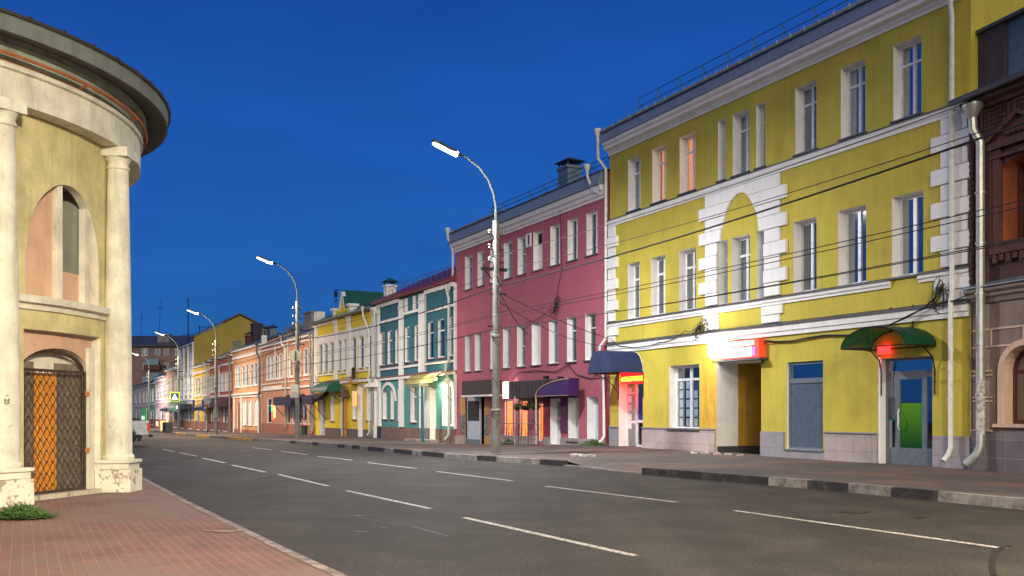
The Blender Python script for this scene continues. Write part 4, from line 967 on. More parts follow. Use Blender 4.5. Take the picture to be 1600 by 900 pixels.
MB().box(0.1, .9, -.1, .5, 8.3, 9.1).build('chimney', M_white, B)
s = MB(); u = .5
s.tube([(u, 1.5, 8.6), (u, 1.5, 10.9)], .03, 5)
for z in (10.0, 10.8): s.tube([(u-.55, 1.5, z), (u+.55, 1.5, z)], .035, 5)
s.box(u-.12, u+.12, 1.4, 1.6, 10.3, 10.7); s.build('roof_insulator_mast', M_iron, B)
# awnings
def barrel_awning(B, u0, u1, out, z0, h, mat, name='awning', n=8):
    pr = [(-out*math.sin(t), z0+h*math.cos(t)) for t in [rad(90)*i/n for i in range(n+1)]]
    s = MB().prism(pr+[(p[0]*.97, p[1]-.02) for p in pr[::-1]], u0, u1, 'x')
    s.prism([(0, z0), *[(p[0], p[1]) for p in pr]], u0, u0+.02, 'x'); s.prism([(0, z0), *[(p[0], p[1]) for p in pr]], u1-.02, u1, 'x')
    o = s.build(name, mat, B)
    f = MB()
    for u in (u0+.03, u1-.03): f.tube([(u, -out+.02, z0), (u, -.02, z0-.7)], .018, 4)
    f.build('awning_bracket', M_iron, o); return o
barrel_awning(B, FG.u(486, 1.1), FG.u(509.5, 1.1), 1.1, 2.95, .75, plain('green_awning', (.005, .10, .06), .5))
s = MB().prism([(FG.u(529, .3), 2.55), (FG.u(535, .3), 3.35), (FG.u(541, .3), 2.55)], -.35, 0, 'y').build('arched_hood', plain('brown_hood', (.12, .08, .05), .7), B)
s = MB().prism([(-.02, 4.25), (-.02, 3.4), (-.40, 3.4)], FG.u(540, .5), FG.u(542, .5), 'x').prism([(-.02, 3.4), (-.8, 3.4), (-.8, 3.46), (-.02, 3.6)], FG.u(541, .5), FG.u(551, .5), 'x').build('porch_hood', plain('tan_hood', (.35, .2, .08), .7), B)
s = MB().prism([(0, 3.6), (-.75, 3.15), (-.75, 3.1), (0, 3.1)], FG.u(568, .7), FG.u(577, .7), 'x').build('white_hood', M_white, B)
s = MB().box(FG.u(551.5, .3), FG.u(556.5, .3), -.35, -.25, 1.9, 2.9).build('hanging_lamp_box', emit('lamp_box', (1, .5, .2), .6), B)
s = MB()
for a in (541, 543.5): s.tube([(FG.u(a), -.12, -.4), (FG.u(a), -.12, 3.3)], .045, 6)
for z in (.4, .5, .9, 1.0): s.tube([(FG.u(541), -.16, z), (FG.u(544), -.16, z)], .03, 5)
s.build('gas_pipe', plain('orange_pipe', (.6, .25, .02), .5), B)
drainpipe(B, [(FG.u(569, .3), -.4, 8.1), (FG.u(569, .3), -.38, 7.8), (FG.u(577, .2), -.2, 6.7), (FG.u(577, .2), -.2, 4.0), (FG.u(575.5, .2), -.22, 3.7), (FG.u(577, .2), -.2, 3.4), (FG.u(577, .2), -.2, .2), (FG.u(576, .2), -.3, 0)], .06)
drainpipe(B, [(.08, -.2, 7.4), (.08, -.2, .1), (0, -.3, -.1)], .07, M_galv)
s = MB().tube([(.6, -.2, 4.3)]+[(.6+2.2*t, -.2, 4.1-.25*math.sin(math.pi*t)-.3*t) for t in (.2, .4, .6, .8)]+[(FG.u(556), -.2, 3.9)], .02, 4)
s.build('facade_cable', M_wire, B)
s = MB(); u = FG.u(556); s.box(u-.12, u+.12, -.25, -.13, 3.8, 4.5).tube([(u+.2, -.3, 4.0), (u+.75, -.3, 4.0), (u+.75, -.3, 4.5), (u+.2, -.3, 4.5), (u+.2, -.3, 4.0)], .025, 4); s.build('street_bracket', M_iron, B)

# ---- salmon house with a long dark roof
def simple_house(F, name, label, wallm, eave, rows, roofm, base=-1.6, depth=10, pitch=.4, plinthm=None, trim=M_white, belts=(), roofover=.35, lower=None, lsplit=3.5, rname='roof', sillm=None, arch=.2, ledge=.55, plz=.4):
    B = F.empty(name, label, group=HOUSES); L = F.len
    ops = []
    for (z0, z1, ar, px, kw) in rows:
        for p in px:
            o = op(F.u(p[0]), F.u(p[1]), z0, z1, ar, .02); o['kw'] = kw; ops.append(o)
    up_ = [o for o in ops if o['z0'] > lsplit]; lo_ = [o for o in ops if o['z0'] <= lsplit]
    if lower:
        wm = wall_mesh(L, lsplit, eave, up_, depth); gable_ends(wm, L, eave, depth, pitch); wm.build('upper_wall', wallm, B)
        wall_mesh(L, base, lsplit, lo_, depth).build('lower_wall', lower, B)
    else:
        wm = wall_mesh(L, base, eave, ops, depth); gable_ends(wm, L, eave, depth, pitch); wm.build('wall', wallm, B)
    for o in ops:
        kw = dict(mul=1, transom=.3, fw=.06, back=M_room, curtain=M_curt if int(o['u0']*7) % 3 == 0 else None); kw.update(o['kw']); sur = kw.pop('surround', True)
        w_ = window(B, o, **kw)
        if sur:
            s = MB(); u0, u1, z0, z1 = o['u0'], o['u1'], o['z0'], o['z1']; zz = z1-o['arch']
            s.box(u0-.14, u0-.004, -.05, -.002, z0, zz); s.box(u1+.004, u1+.14, -.05, -.002, z0, zz); s.box(u0-.2, u1+.2, -.1, -.002, z0-.12, z0-.004)
            if o['arch'] > 0:
                P = archpts(o, 8); c = (u0+u1)/2; k = 1+.28/(u1-u0)
                for i in range(8): s.prism([P[i], P[i+1], (c+(P[i+1][0]-c)*k, zz+(P[i+1][1]-zz)*k), (c+(P[i][0]-c)*k, zz+(P[i][1]-zz)*k)], -.05, -.002, 'y')
            else: s.box(u0-.14, u1+.14, -.06, -.002, z1+.004, z1+.14)
            s.build('surround', trim, w_)
    for (a, b, o_) in belts: MB().box(0, L, -o_, -.002, a, b).build('belt_course', trim, B)
    if plinthm: MB().box(0, L, -.05, -.003, base, plz).build('plinth', plinthm, B)
    e = eave+.02; h = depth/2*pitch
    MB().prism([(-roofover, e-.04), (-roofover, e+.06), (depth/2, e+h+.1), (depth+roofover, e+.06), (depth+roofover, e-.04), (depth/2, e+h)], -.02, L-.02, 'x').build(rname, roofm, B)
    MB().box(.0, L-.03, -.26, -.003, e-.22, e-.045).build('eave_band', trim, B)
    return B
M_sal = stucco('salmon_stucco', (.50, .235, .15), var=.1); M_brk = stucco('brown_brick_paint', (.30, .13, .085), var=.2, scale=4)
M_droof = plain('dark_slate_metal', (.025, .045, .065), .45, .2); M_troof = plain('blue_grey_metal', (.055, .12, .16), .45, .3)
M_navy = plain('navy_awning', (.008, .008, .03), .5)
B = simple_house(FO, 'salmon_house', 'salmon two-storey house with dark slate roof, pairs of tall arched windows and two navy awnings', M_sal, 7.55,
    [(4.45, 6.5, .22, [(417.7,421.6),(423.7,427.3),(430,433.6),(437,441),(453,458),(466,470),(476,481.3),(485.3,489.5)], {}),
     (.55, 2.75, 0, [(418,424),(449,453),(457,460),(466,471),(474,479),(482,487)], dict(curtain=None, surround=False))], M_droof, belts=((3.45, 3.6, .12), (4.0, 4.08, .08), (7.05, 7.18, .1)), plinthm=M_brk, plz=.5)
s = MB(); 
for px in (444.7, 450, 430.5): s.box(FO.u(px)-.1, FO.u(px)+.1, -.08, -.002, 4.4, 7.3)
for k in range(16): s.box(1.0+k*.42, 1.16+k*.42, -.10, -.002, 3.62, 3.8)
s.build('white_trim', M_white, B)
for k, (a, b) in enumerate(((427.3, 454.5), (472, 488.5))):
    u0, u1 = FO.u(a, 1.1), FO.u(b, 1.1)
    s = MB().prism([(0, 2.95), (-1.1, 2.3), (-1.1, 2.1), (-1.05, 2.1), (0, 2.75)], u0, u1, 'x'); s.box(u0, u1, -1.12, -1.06, 1.95+.1, 2.75)
    o = s.build('awning', M_navy, B); f = MB()
    for u in (u0+.05, u1-.05): f.tube([(u, -1.05, 2.1), (u, -.02, .9)], .025, 4)
    f.build('awning_bracket', M_iron, o)
drainpipe(B, [(FO.u(443.5, .25), -.5, 7.6), (FO.u(443.5, .25), -.4, 7.2), (FO.u(446, .2), -.2, 6.9), (FO.u(446, .2), -.2, .2), (FO.u(444.5, .2), -.35, -.1)], .07, M_galv)
drainpipe(B, [(FO.len-.3, -.3, 7.3), (FO.len-.3, -.2, 0)], .07, M_galv)
MB().box(FO.u(425), FO.u(428), -.06, -.004, .8, 2.2).build('lit_display', emit('shop_red_green', (1, .12, .05), 1.6), B)
MB().box(FO.u(425), FO.u(426.5), -.08, -.062, 1.6, 2.15).build('lit_display', emit('shop_green', (.1, 1, .25), 1.0), B)
MB().box(FO.u(428.5), FO.u(430.5), -.06, -.004, 1.0, 2.1).build('lit_strip', emit('shop_amber', (1, .55, .2), 2.0), B)
area('shop_light', B, (FO.u(428), -.3, 2.0), 25, (1, .5, .25), 1, (rad(-80), 0, 0))
railing(B, FO.u(436), FO.u(470), .3, 7.75, .9, .75, plain('blue_rail', (.10, .16, .22), .5, .3), .4, r=.03)
s = chimney(B, FO.u(487, -3.2), 3.2, 8.3, 10.3, 2.2, .8, bricks('old_brick', (.16, .14, .14), (.22, .19, .18), (.3, .28, .27), .25, .09, .02, plane='FACE'), M_flash, hood=False)
chimney(B, FO.u(465, -4.2), 4.2, 8.6, 9.9, 1.0, .8, MATS['old_brick'], M_flash, hood=False)
MB().box(.0, .35, -.05, .4, 7.6, 8.6).build('party_wall_end', M_white, B)

# ---- farther houses
FO2 = Facade(364, 14.9, 409, 16.9)
B = simple_house(FO2, 'apricot_house', 'apricot two-storey house with small arched windows and a blue-grey metal roof', stucco('apricot_stucco', (.62, .33, .15), var=.1), 7.9,
    [(4.1, 6.2, .25, [(368.3,371),(372,375.3),(379,383),(385.3,388.7),(392.3,396),(398.7,402.7),(406,408.8)], {}),
     (.3, 2.65, .3, [(380.7,385),(388.7,393),(398,402.5)], dict(transom=0, curtain=None, gl=M_white)), (-.7, 2.6, .3, [(370.5,375)], dict(transom=0, curtain=None, gl=M_brk, surround=False))],
    M_troof, belts=((3.25, 3.42, .15), (2.98, 3.1, .1), (6.95, 7.25, .12)), plinthm=M_brk, plz=-.2)
s = MB()
for px in (366, 377.5, 405): s.box(FO2.u(px)-.16, FO2.u(px)+.16, -.1, -.002, -.9, 3.2)
s.build('pilaster', M_white, B)
drainpipe(B, [(FO2.len, -.5, 7.7), (FO2.len+.0, -.45, 6.9), (FO2.len+.5, -.3, 6.3), (FO2.len+.5, -.3, 3.6), (FO2.len+.1, -.3, 3.1), (FO2.len+.5, -.3, 2.4), (FO2.len+.5, -.3, -.3)], .10, M_sheet)
chimney(B, FO2.u(401, -3), 3, 8.8, 11.0, 1.2, 1.0, M_navy, M_navy, hood=False)
chimney(B, FO2.u(391, -2.4), 2.4, 8.6, 9.7, 1.0, .9, plain('dark_red_brick', (.08, .03, .03), .8), M_flash)
for px in (426, 419): chimney(B, FO2.u(px, -5), 5, 8.8, 10.6, .9, .8, M_sheet, M_flash)
railing(B, FO2.u(366)-2, FO2.u(366)+2, .2, 8.1, .8, .8, MATS['blue_rail'], .4, r=.03)
FR = Facade(328, 13.2, 364, 14.9)
B = simple_house(FR, 'red_house', 'brick-red two-storey house behind the third lamp post with tight rows of grey windows', stucco('brick_red_stucco', (.46, .11, .06), var=.15), 7.65,
    [(3.9, 5.9, .2, [(330,333),(335,338),(342,345),(347,350),(352.5,355.5),(357.5,361)], {}), (-.5, 2.2, 0, [(330.5,334),(340,344),(350,355)], dict(curtain=None))], M_droof, belts=((3.2, 3.4, .12), (6.6, 6.8, .1)), plinthm=M_brk)
s = MB().box(FR.u(344), FR.u(362), -1.2, -.02, 2.1, 3.0).build('awning', plain('plum_awning', (.04, .015, .04), .5), B)
drainpipe(B, [(FR.len-.3, -.45, 7.2), (FR.len-.3, -.3, 6.9), (FR.len-.3, -.3, -.6)], .11, M_sheet)
MB().box(FR.u(343)-.08, FR.u(343)+.08, -.1, -.002, 3.4, 6.6).build('pilaster', M_white, B)
FY3 = Facade(303, 12.1, 328, 13.2)
M_lit = emit('warm_bright_window', (1, .72, .30), 1.2)
B = simple_house(FY3, 'golden_house', 'small golden two-storey house glowing with lamplight beside the brick-red house', stucco('golden_stucco', (.68, .43, .04), var=.1), 7.35,
    [(3.6, 5.9, .2, [(306,308.5),(310.5,313),(316,318.5),(320.5,323),(325,327)], {}), (-.6, 2.0, 0, [(309,312),(320,323)], dict(curtain=None))], M_droof, belts=((6.4, 6.6, .1), (3.0, 3.1, .1)), plinthm=M_brk)
MB().prism([(0, 3.0), (-1.4, 2.3), (-1.4, 2.1), (0, 2.1)], FY3.u(309, 1), FY3.u(322, 1), 'x').build('awning', plain('tan_awning', (.42, .30, .16), .6), B)
MB().box(FY3.u(309, 1), FY3.u(322, 1), -1.42, -1.3, 1.7, 2.09).build('awning_valance', M_navy, B)
s = MB()
for px in (308, 323): s.box(FY3.u(px, 1)-.25, FY3.u(px, 1)+.25, -1.5, -1.3, 1.6, 3.0)
s.build('hanging_banner', plain('navy_banner', (.06, .05, .22), .6), B)
area('shop_light', B, (FY3.u(316), -1.8, 3.4), 220, (1, .72, .3), 1.5, (rad(-110), 0, 0))
drainpipe(B, [(FY3.len-.5, -.6, 7.1), (FY3.len-.3, -.3, 6.6), (FY3.len-.3, -.3, -.6)], .11, M_pipe)
FW = Facade(280, 11.1, 303, 12.1)
M_lav = stucco('pale_lavender_stucco', (.50, .48, .48), var=.1)
B = simple_house(FW, 'tall_white_house', 'tall pale house with white pilasters and a sloping parapet, taller than the houses beside it', M_lav, 10.6,
    [(3.9, 6.3, .2, [(283,286),(289.5,292),(296.5,299.5)], {}), (6.9, 9.2, 0, [(283.5,285.5),(297,299)], dict(surround=False)), (-.6, 1.8, 0, [(283,287),(296,300)], dict(curtain=None))], M_droof, belts=((3.1, 3.3, .1), (6.5, 6.65, .1)), plinthm=M_brk, depth=5, pitch=.1)
s = MB()
for px in (281.5, 288, 294.5, 302): s.box(FW.u(px)-.22, FW.u(px)+.22, -.15, -.002, 3.3, 10.7)
s.build('pilaster', M_white, B)
MB().box(FW.u(290), FW.u(293), -.02, -.003, 6.9, 9.6).build('yellow_panel', stucco('mustard', (.42, .33, .05)), B)
MB().box(FW.u(284), FW.u(304), -1.3, -.02, 1.9, 2.6).build('awning', M_navy, B)
MB().box(FW.u(291), FW.u(293), -1.34, -1.305, 2.0, 2.4).build('lit_sign', emit('white_sign', (1, .95, 1), 2), B)
area('street_glow', B, (FW.u(292), -3.2, 4.3), 60, (.8, .82, 1), 1, (rad(-110), 0, 0))
# its deep body: a mustard gable wall rises over the lower roofs
M_must = stucco('mustard_plaster', (.36, .28, .05), var=.1, scale=.3, grime=.1)
L_ = FW.len; ol = [(.02, -1.5), (.02, 11.3), (5.8, 14.3), (13.5, 10.6), (13.5, -1.5)]
MB().prism(ol, L_-.25, L_+.03, 'x').build('side_gable', M_must, B)
MB().prism([(-.4, 11.2), (-.4, 11.35), (5.8, 14.62), (14, 10.7), (14, 10.5), (5.8, 14.4)], -.3, L_+.3, 'x').build('main_roof', M_flash, B)
FS = Facade(260, 10.2, 280, 11.1)
B = simple_house(FS, 'peach_house', 'peach two-storey house half hidden by the fourth lamp post, with lit upper windows', stucco('peach_stucco', (.58, .32, .22), var=.1), 7.9,
    [(3.6, 6.4, 0, [(262.5,265),(266,268.5),(273,275),(276.5,278.5)], dict(curtain=M_lit, gl=M_glassd)), (-.6, 1.9, 0, [(264,269),(272,277)], dict(curtain=None))], M_troof, belts=((3.0, 3.2, .1),), plinthm=M_brk)
barrel_awning(B, FS.u(258.5, 1.6), FS.u(272, 1.6), 1.8, 1.6, 1.4, plain('sage_awning', (.08, .22, .13), .6))
area('shop_light', B, (FS.u(268), -2.2, 1.5), 60, (1, .65, .35), 1.2, (rad(-100), 0, 0))
MB().box(FS.u(262), FS.u(264), -.2, -.1, -.4, 1.4).box(FS.u(256.5), FS.u(259), -1.2, -1.1, -.6, .1).build('lit_display', emit('amber_display', (1, .6, .3), 1.5), B)
FL = Facade(242, 9.4, 260, 10.2)
B = simple_house(FL, 'lilac_house', 'lilac two-storey house with a barely moulded facade near the far end of the row', stucco('lilac_stucco', (.56, .36, .42), var=.08), 7.2,
    [(3.6, 5.8, 0, [(244,246),(248.5,250.5),(253,255),(257,258.8)], {}), (-.5, 1.9, 0, [(245,248),(252,256)], dict(curtain=None))], M_troof, belts=((3.0, 3.15, .1), (6.5, 6.7, .1)), plinthm=M_brk)
MB().prism([(0, 2.9), (-2, 2.0), (-2, 1.7), (0, 1.7)], FL.u(250, 2), FL.u(258, 2), 'x').build('awning', plain('dark_awning', (.03, .03, .035), .6), B)
FN = Facade(233, 8.95, 242, 9.4)
B = simple_house(FN, 'mint_house', 'narrow mint-green house wedged between the lilac house and the whitish one', stucco('mint_stucco', (.12, .40, .29), var=.08), 6.5,
    [(3.4, 5.4, 0, [(234.3,236),(238.2,240)], {}), (-.5, 1.7, 0, [(236,239.5)], dict(curtain=None))], M_droof, belts=((2.8, 3.0, .1),), plinthm=M_brk)
FQ = Facade(203, 7.4, 233, 8.95)
B = simple_house(FQ, 'whitish_house', 'long whitish house with a plain wall at the far end of the row', stucco('whitish_stucco', (.62, .54, .50), var=.08), 6.6,
    [(3.4, 5.2, 0, [(212,214),(218,220),(224,226),(229,231)], {}), (-.6, 1.8, 0, [(213,216),(229,232)], dict(curtain=None))], M_troof, belts=((2.6, 2.8, .12),), plinthm=M_brk)
MB().box(FQ.u(220, .5), FQ.u(229, .5), -.6, -.4, -.2, 2.2).build('green_shop_sign', emit('green_sign', (.12, .5, .15), .2), B)
MB().box(FQ.u(222, .5), FQ.u(227, .5), -.62, -.602, .2, .9).build('sign_patch', emit('green_sign_white', (.8, 1, .8), .7), B)
# brick apartment block closing the view
T = thing('brick_apartment_block', 'dark brick apartment block with balconies and roof aerials closing the far end of the street', 'building', P3(150, 645, 215)[:2]+(0,), rad(-4))
ww = 34.0; op_ = []
u_of = lambda px: (px-150)/FPX*215
for z in (2.0, 5.0, 8.0, 11.2, 14.2):
    for px in (164, 186, 211+12, 243, 257, 266+10, 292): op_.append(op(u_of(px)-.0, u_of(px)+1.5, z, z+1.7, 0, .15))
M_abr = bricks('apartment_brick', (.19, .10, .085), (.24, .13, .11), (.2, .16, .15), .5, .16, .03, plane='FACE')
wm = wall_mesh(ww, -2, 16.3, op_, 14); gable_ends(wm, ww, 16.3, 14, .25); wm.build('wall', M_abr, T)
M_dframe = plain('dull_frame', (.22, .22, .24), .5)
for i, o in enumerate(op_): window(T, o, mul=2, transom=0, fw=.10, curtain=None, back=M_dark, rev=M_abr, frame=M_dframe if i % 3 else M_frame)
M_balc = plain('balcony_panel', (.10, .04, .035), .8); M_balg = plain('glazed_balcony', (.16, .27, .33), .3)
for z in (4.7, 7.9, 11.0):
    b = MB().box(u_of(231), u_of(257), -1.3, -.01, z, z+1.1).build('balcony', M_balc if z != 7.9 else M_balg, T)
    MB().box(u_of(234), u_of(254), -1.25, -.9, z+1.1, z+2.4).build('balcony_glazing', M_balg, b)
MB().prism([(-.9, 16.25), (-.9, 16.5), (7, 19.2), (15, 16.5), (15, 16.25), (7, 18.95)], -.5, ww+.5, 'x').build('roof', M_flash, T)
for px in (244, 254): MB().box(u_of(px), u_of(px)+1.3, 1.5, 3.2, 16.6, 19.2).build('chimney', stucco('grey_render', (.2, .2, .2)), T)
for px, h in ((212, 7), (242, 9.5)):
    s = MB().tube([(u_of(px), 3, 17.5), (u_of(px)+.3, 3, 17.5+h)], .05, 4)
    for k in range(2): s.tube([(u_of(px)-.9+.3, 3, 15.5+h+k*.45), (u_of(px)+.9+.3, 3, 15.5+h+k*.45)], .03, 4)
    s.build('aerial', M_iron, T)
s = MB(); q = P3(294, 560, 130); T2 = tag(MB().tube([(0, 0, 0), (0, 0, 17)], .07, 4).tube([(-.8, 0, 12), (.8, 0, 12)], .04, 4).build('radio_mast', M_iron), 'tall thin roof mast rising above the pale tall house', 'mast'); T2.location = (q[0], q[1], 0)
q = P3(312, 560, 128); T2 = tag(MB().tube([(0, 0, 0), (0, 0, 13)], .07, 4).tube([(-.3, 0, 12.9), (1.4, 0, 12.9)], .04, 4).build('television_aerial', M_iron), 'bent aerial standing beside the mustard gable roof edge', 'aerial'); T2.location = (q[0], q[1], 0)

# ================================================================ ground, road, pavements
SD = Vector((-.4305, .9026)); SN = Vector((.9026, .4305))     # along the street; towards the houses
KP = [gpt(*p) for p in ((1600,797),(1300,767),(995,741),(900,729.7),(775,721.5),(703,716.6),(594,705.6),(462,693.4),(366,687),(307,682.4))]
k0 = Vector(KP[0][:2]); k1 = Vector(KP[1][:2]); dn = (k0-k1).normalized()
KP = [(*(k0+dn*45), 0.0)]+KP
e_ = Vector(KP[-1][:2])
for m_ in (40, 90, 180): q = e_+SD*m_; KP.append((q.x, q.y, zroad(q.y)))
def tparam(p): return p[0]*SD.x+p[1]*SD.y
def atline(line, t):
    if t <= tparam(line[0]): return line[0]
    for a, b in zip(line, line[1:]):
        ta, tb = tparam(a), tparam(b)
        if t <= tb: k = (t-ta)/(tb-ta); return tuple(a[i]+(b[i]-a[i])*k for i in range(len(a)))
    return line[-1]
def off(p, w): return (p[0]+SN.x*w, p[1]+SN.y*w)
FL_ = [(FB.R, .06), (FB.L, .11), (FY.L, .19), (FP.L+FP.d*3, -.12), (FP.L, -.2), (FT.L, -.16), (FG.L, -.24), (FO.L, -.44), (FO2.L, -.60), (FR.L, -.72), (FY3.L, -.80), (FW.L, -.9), (FL.L, -1.05), (FQ.L, -1.3)]
FLINE = [(*off(p, .55), z) for p, z in FL_]
a_ = Vector(FLINE[0][:2]); FLINE = [(a_.x+10*.35, a_.y-10*.94, .05)]+FLINE
b_ = Vector(FLINE[-1][:2])+SD*120; FLINE.append((b_.x, b_.y, -1.5))
def kh(t):      # kerb height above the road
    t0 = tparam(gpt(1000, 741.3)); t1 = tparam(gpt(905, 730.2))
    if t0 < t < t1: return .035
    return .165 if t < t0 else .15
# asphalt sheet, bounded by the kerb
def xk(y):
    for a, b in zip(KP, KP[1:]):
        if a[1] <= y <= b[1]: return a[0]+(b[0]-a[0])*(y-a[1])/(b[1]-a[1])
    return KP[0][0] if y < KP[0][1] else KP[-1][0]
s = MB(); ys = [-24+2.0*i for i in range(170)]
for y0, y1 in zip(ys, ys[1:]):
    xa, xb = xk(y0)+.02, xk(y1)+.02
    s.poly([(-190, y0, zroad(y0)), (xa, y0, zroad(y0)), (xb, y1, zroad(y1)), (-190, y1, zroad(y1))])
struct(s.build('road', M_asph))
s = MB(); s.poly([(-2500, -2500, -2.3), (2500, -2500, -2.3), (2500, 2500, -2.3), (-2500, 2500, -2.3)])
struct(s.build('ground', stucco('earth', (.05, .05, .045), var=.2, scale=.05)))
# right pavement
def pave_mat():
    m, t, b = newmat('worn_pavement'); L = t.links.new; g = N(t, 'ShaderNodeNewGeometry')
    n1 = N(t, 'ShaderNodeTexNoise'); n1.inputs['Scale'].default_value = .35; n1.inputs['Detail'].default_value = 9; n1.inputs['Roughness'].default_value = .65; L(g.outputs['Position'], n1.inputs[0])
    r = ramp(t, [(.38, (.055, .052, .053)), (.5, (.085, .072, .070)), (.62, (.16, .092, .072))]); L(n1.outputs[0], r.inputs[0])
    n3 = N(t, 'ShaderNodeTexNoise'); n3.inputs['Scale'].default_value = 45; n3.inputs['Detail'].default_value = 5; L(g.outputs['Position'], n3.inputs[0])
    r2 = ramp(t, [(.3, .75), (.7, 1.2)]); L(n3.outputs[0], r2.inputs[0])
    mp = N(t, 'ShaderNodeMapping'); mp.inputs['Rotation'].default_value = (0, 0, rad(-116)); L(g.outputs['Position'], mp.inputs[0])
    br = N(t, 'ShaderNodeTexBrick'); L(mp.outputs[0], br.inputs[0]); br.inputs['Brick Width'].default_value = .4; br.inputs['Row Height'].default_value = .4; br.offset = 0; br.inputs['Scale'].default_value = 1
    br.inputs['Mortar Size'].default_value = .012; br.inputs['Color1'].default_value = (1, 1, 1, 1); br.inputs['Color2'].default_value = (.9, .88, .86, 1); br.inputs['Mortar'].default_value = (.6, .6, .6, 1)
    x = N(t, 'ShaderNodeMix', data_type='RGBA', blend_type='MULTIPLY'); x.inputs[0].default_value = 1; L(r.outputs[0], x.inputs[6]); L(r2.outputs[0], x.inputs[7])
    y = N(t, 'ShaderNodeMix', data_type='RGBA', blend_type='MULTIPLY'); y.inputs[0].default_value = .7; L(x.outputs[2], y.inputs[6]); L(br.outputs[0], y.inputs[7])
    L(y.outputs[2], b.inputs['Base Color']); b.inputs['Roughness'].default_value = .8
    bp = N(t, 'ShaderNodeBump'); bp.inputs['Strength'].default_value = .4; bp.inputs['Distance'].default_value = .01; L(n3.outputs[0], bp.inputs['Height']); L(bp.outputs[0], b.inputs['Normal'])
    return m
M_pave = pave_mat()
s = MB(); tmin, tmax = tparam(KP[0])+.5, tparam(KP[-1])-1; ts = []
t = tmin
while t < tmax: ts.append(t); t += 1.0 if t < 90 else 4
def row(t):
    k = atline(KP, t); f = atline(FLINE, t); zk = k[2]+kh(t)-.004; kk = (k[0]+SN.x*.14, k[1]+SN.y*.14, zk)
    return [tuple(kk[i]+(f[i]-kk[i])*q for i in range(3)) for q in (0, .5, 1)]
for a, b in zip(ts, ts[1:]):
    A, Bq = row(a), row(b)
    for i in range(2): s.poly([A[i], A[i+1], Bq[i+1], Bq[i]])
struct(s.build('right_pavement', M_pave))
# kerb of painted stones
kb = worn('kerb_black', (.035, .033, .036), (.12, .10, .10), .60, 3, .9, .1); kw_ = worn('kerb_white', (.34, .32, .30), (.16, .14, .135), .52, 4, .9, .1)
ky = worn('kerb_yellow', (.75, .45, .06), (.35, .22, .08), .58, 5); kg = worn('kerb_stone', (.26, .235, .22), (.14, .12, .11), .55, 5)
s = MB(); t = tmin; tq = lambda px, py: tparam(gpt(px, py))
segs = [(tq(1477,785), 1), (tq(1420,779), 0), (tq(1318,769), 1), (tq(1270,764), 0), (tq(1232,761), 1), (tq(1160,755), 0), (tq(1130,752), 3), (tq(1000,741.5), 0), (tq(905,730), 3)]
while t < tmax-2:
    ln = .98; p = atline(KP, t); q = atline(KP, t+ln); h0, h1 = kh(t+.3), kh(t+ln-.3)
    if t < segs[-1][0]: mi = next(m_ for tt, m_ in segs if t+.4 < tt or tt == segs[-1][0])
    elif t < tparam(gpt(560, 702)): mi = [0, 1][int((t-segs[-1][0])/1.5) % 2]
    elif t < tparam(gpt(430, 691)): mi = [3, 1, 3, 0][int(t) % 4]
    else: mi = 2 if int(t/7) % 2 == 0 else 3
    s.mi = mi; jt = random.uniform(-.006, .006); w = .15
    def kp(pt, dz, wo_): return (pt[0]+SN.x*wo_, pt[1]+SN.y*wo_, pt[2]+dz)
    q2 = tuple(q[i]-(q[i]-p[i])*.012 for i in range(3))
    A = [kp(p, -.2, 0), kp(p, h0+jt, .012), kp(p, h0+jt, w), kp(p, -.2, w)]; Bq = [kp(q2, -.2, 0), kp(q2, h0+jt, .012), kp(q2, h0+jt, w), kp(q2, -.2, w)]
    for i in range(3): s.poly([A[i], A[i+1], Bq[i+1], Bq[i]])
    s.poly(A[::-1]); s.poly(Bq); t += ln
struct(s.build('right_kerb', [kb, kw_, ky, kg]))
# left pavement of small red pavers and its edging
LP_ = [gpt(220,745), gpt(290,783), gpt(370,822), gpt(448,860), gpt(535,900)]
d0 = (Vector(LP_[-1][:2])-Vector(LP_[-2][:2])).normalized(); q = Vector(LP_[-1][:2])+d0*30; LP_.append((q.x, q.y, 0))
q = Vector(LP_[0][:2]); far = [(q.x+SD.x*m_, q.y+SD.y*m_, zroad(q.y+SD.y*m_)) for m_ in (60, 30, 14)]
far = [f for f in far]; LP_ = far+LP_
M_paver = bricks('red_pavers', (.205, .085, .070), (.155, .076, .065), (.25, .165, .135), .205, .105, .007, .8, rot=rad(-117), bump=.6, var=.35, patches=(.19, .13, .105))
s = MB(); s2 = MB()
for a, b in zip(LP_, LP_[1:]):
    ia = (a[0]-SN.x*.12, a[1]-SN.y*.12); ib = (b[0]-SN.x*.12, b[1]-SN.y*.12)
    s2.poly([(*ia, a[2]+.028), (a[0], a[1], a[2]+.024), (b[0], b[1], b[2]+.024), (*ib, b[2]+.028)]); s2.poly([(a[0], a[1], a[2]+.024), (a[0], a[1], a[2]-.05), (b[0], b[1], b[2]-.05), (b[0], b[1], b[2]+.024)])
    s.poly([(ia[0]-SN.x*45, ia[1]-SN.y*45, a[2]+.024), (*ia, a[2]+.024), (*ib, b[2]+.024), (ib[0]-SN.x*45, ib[1]-SN.y*45, b[2]+.024)])
struct(s.build('left_pavement', M_paver)); struct(s2.build('left_kerb', worn('old_kerb_stone', (.30, .26, .23), (.16, .13, .12), .5, 5)))
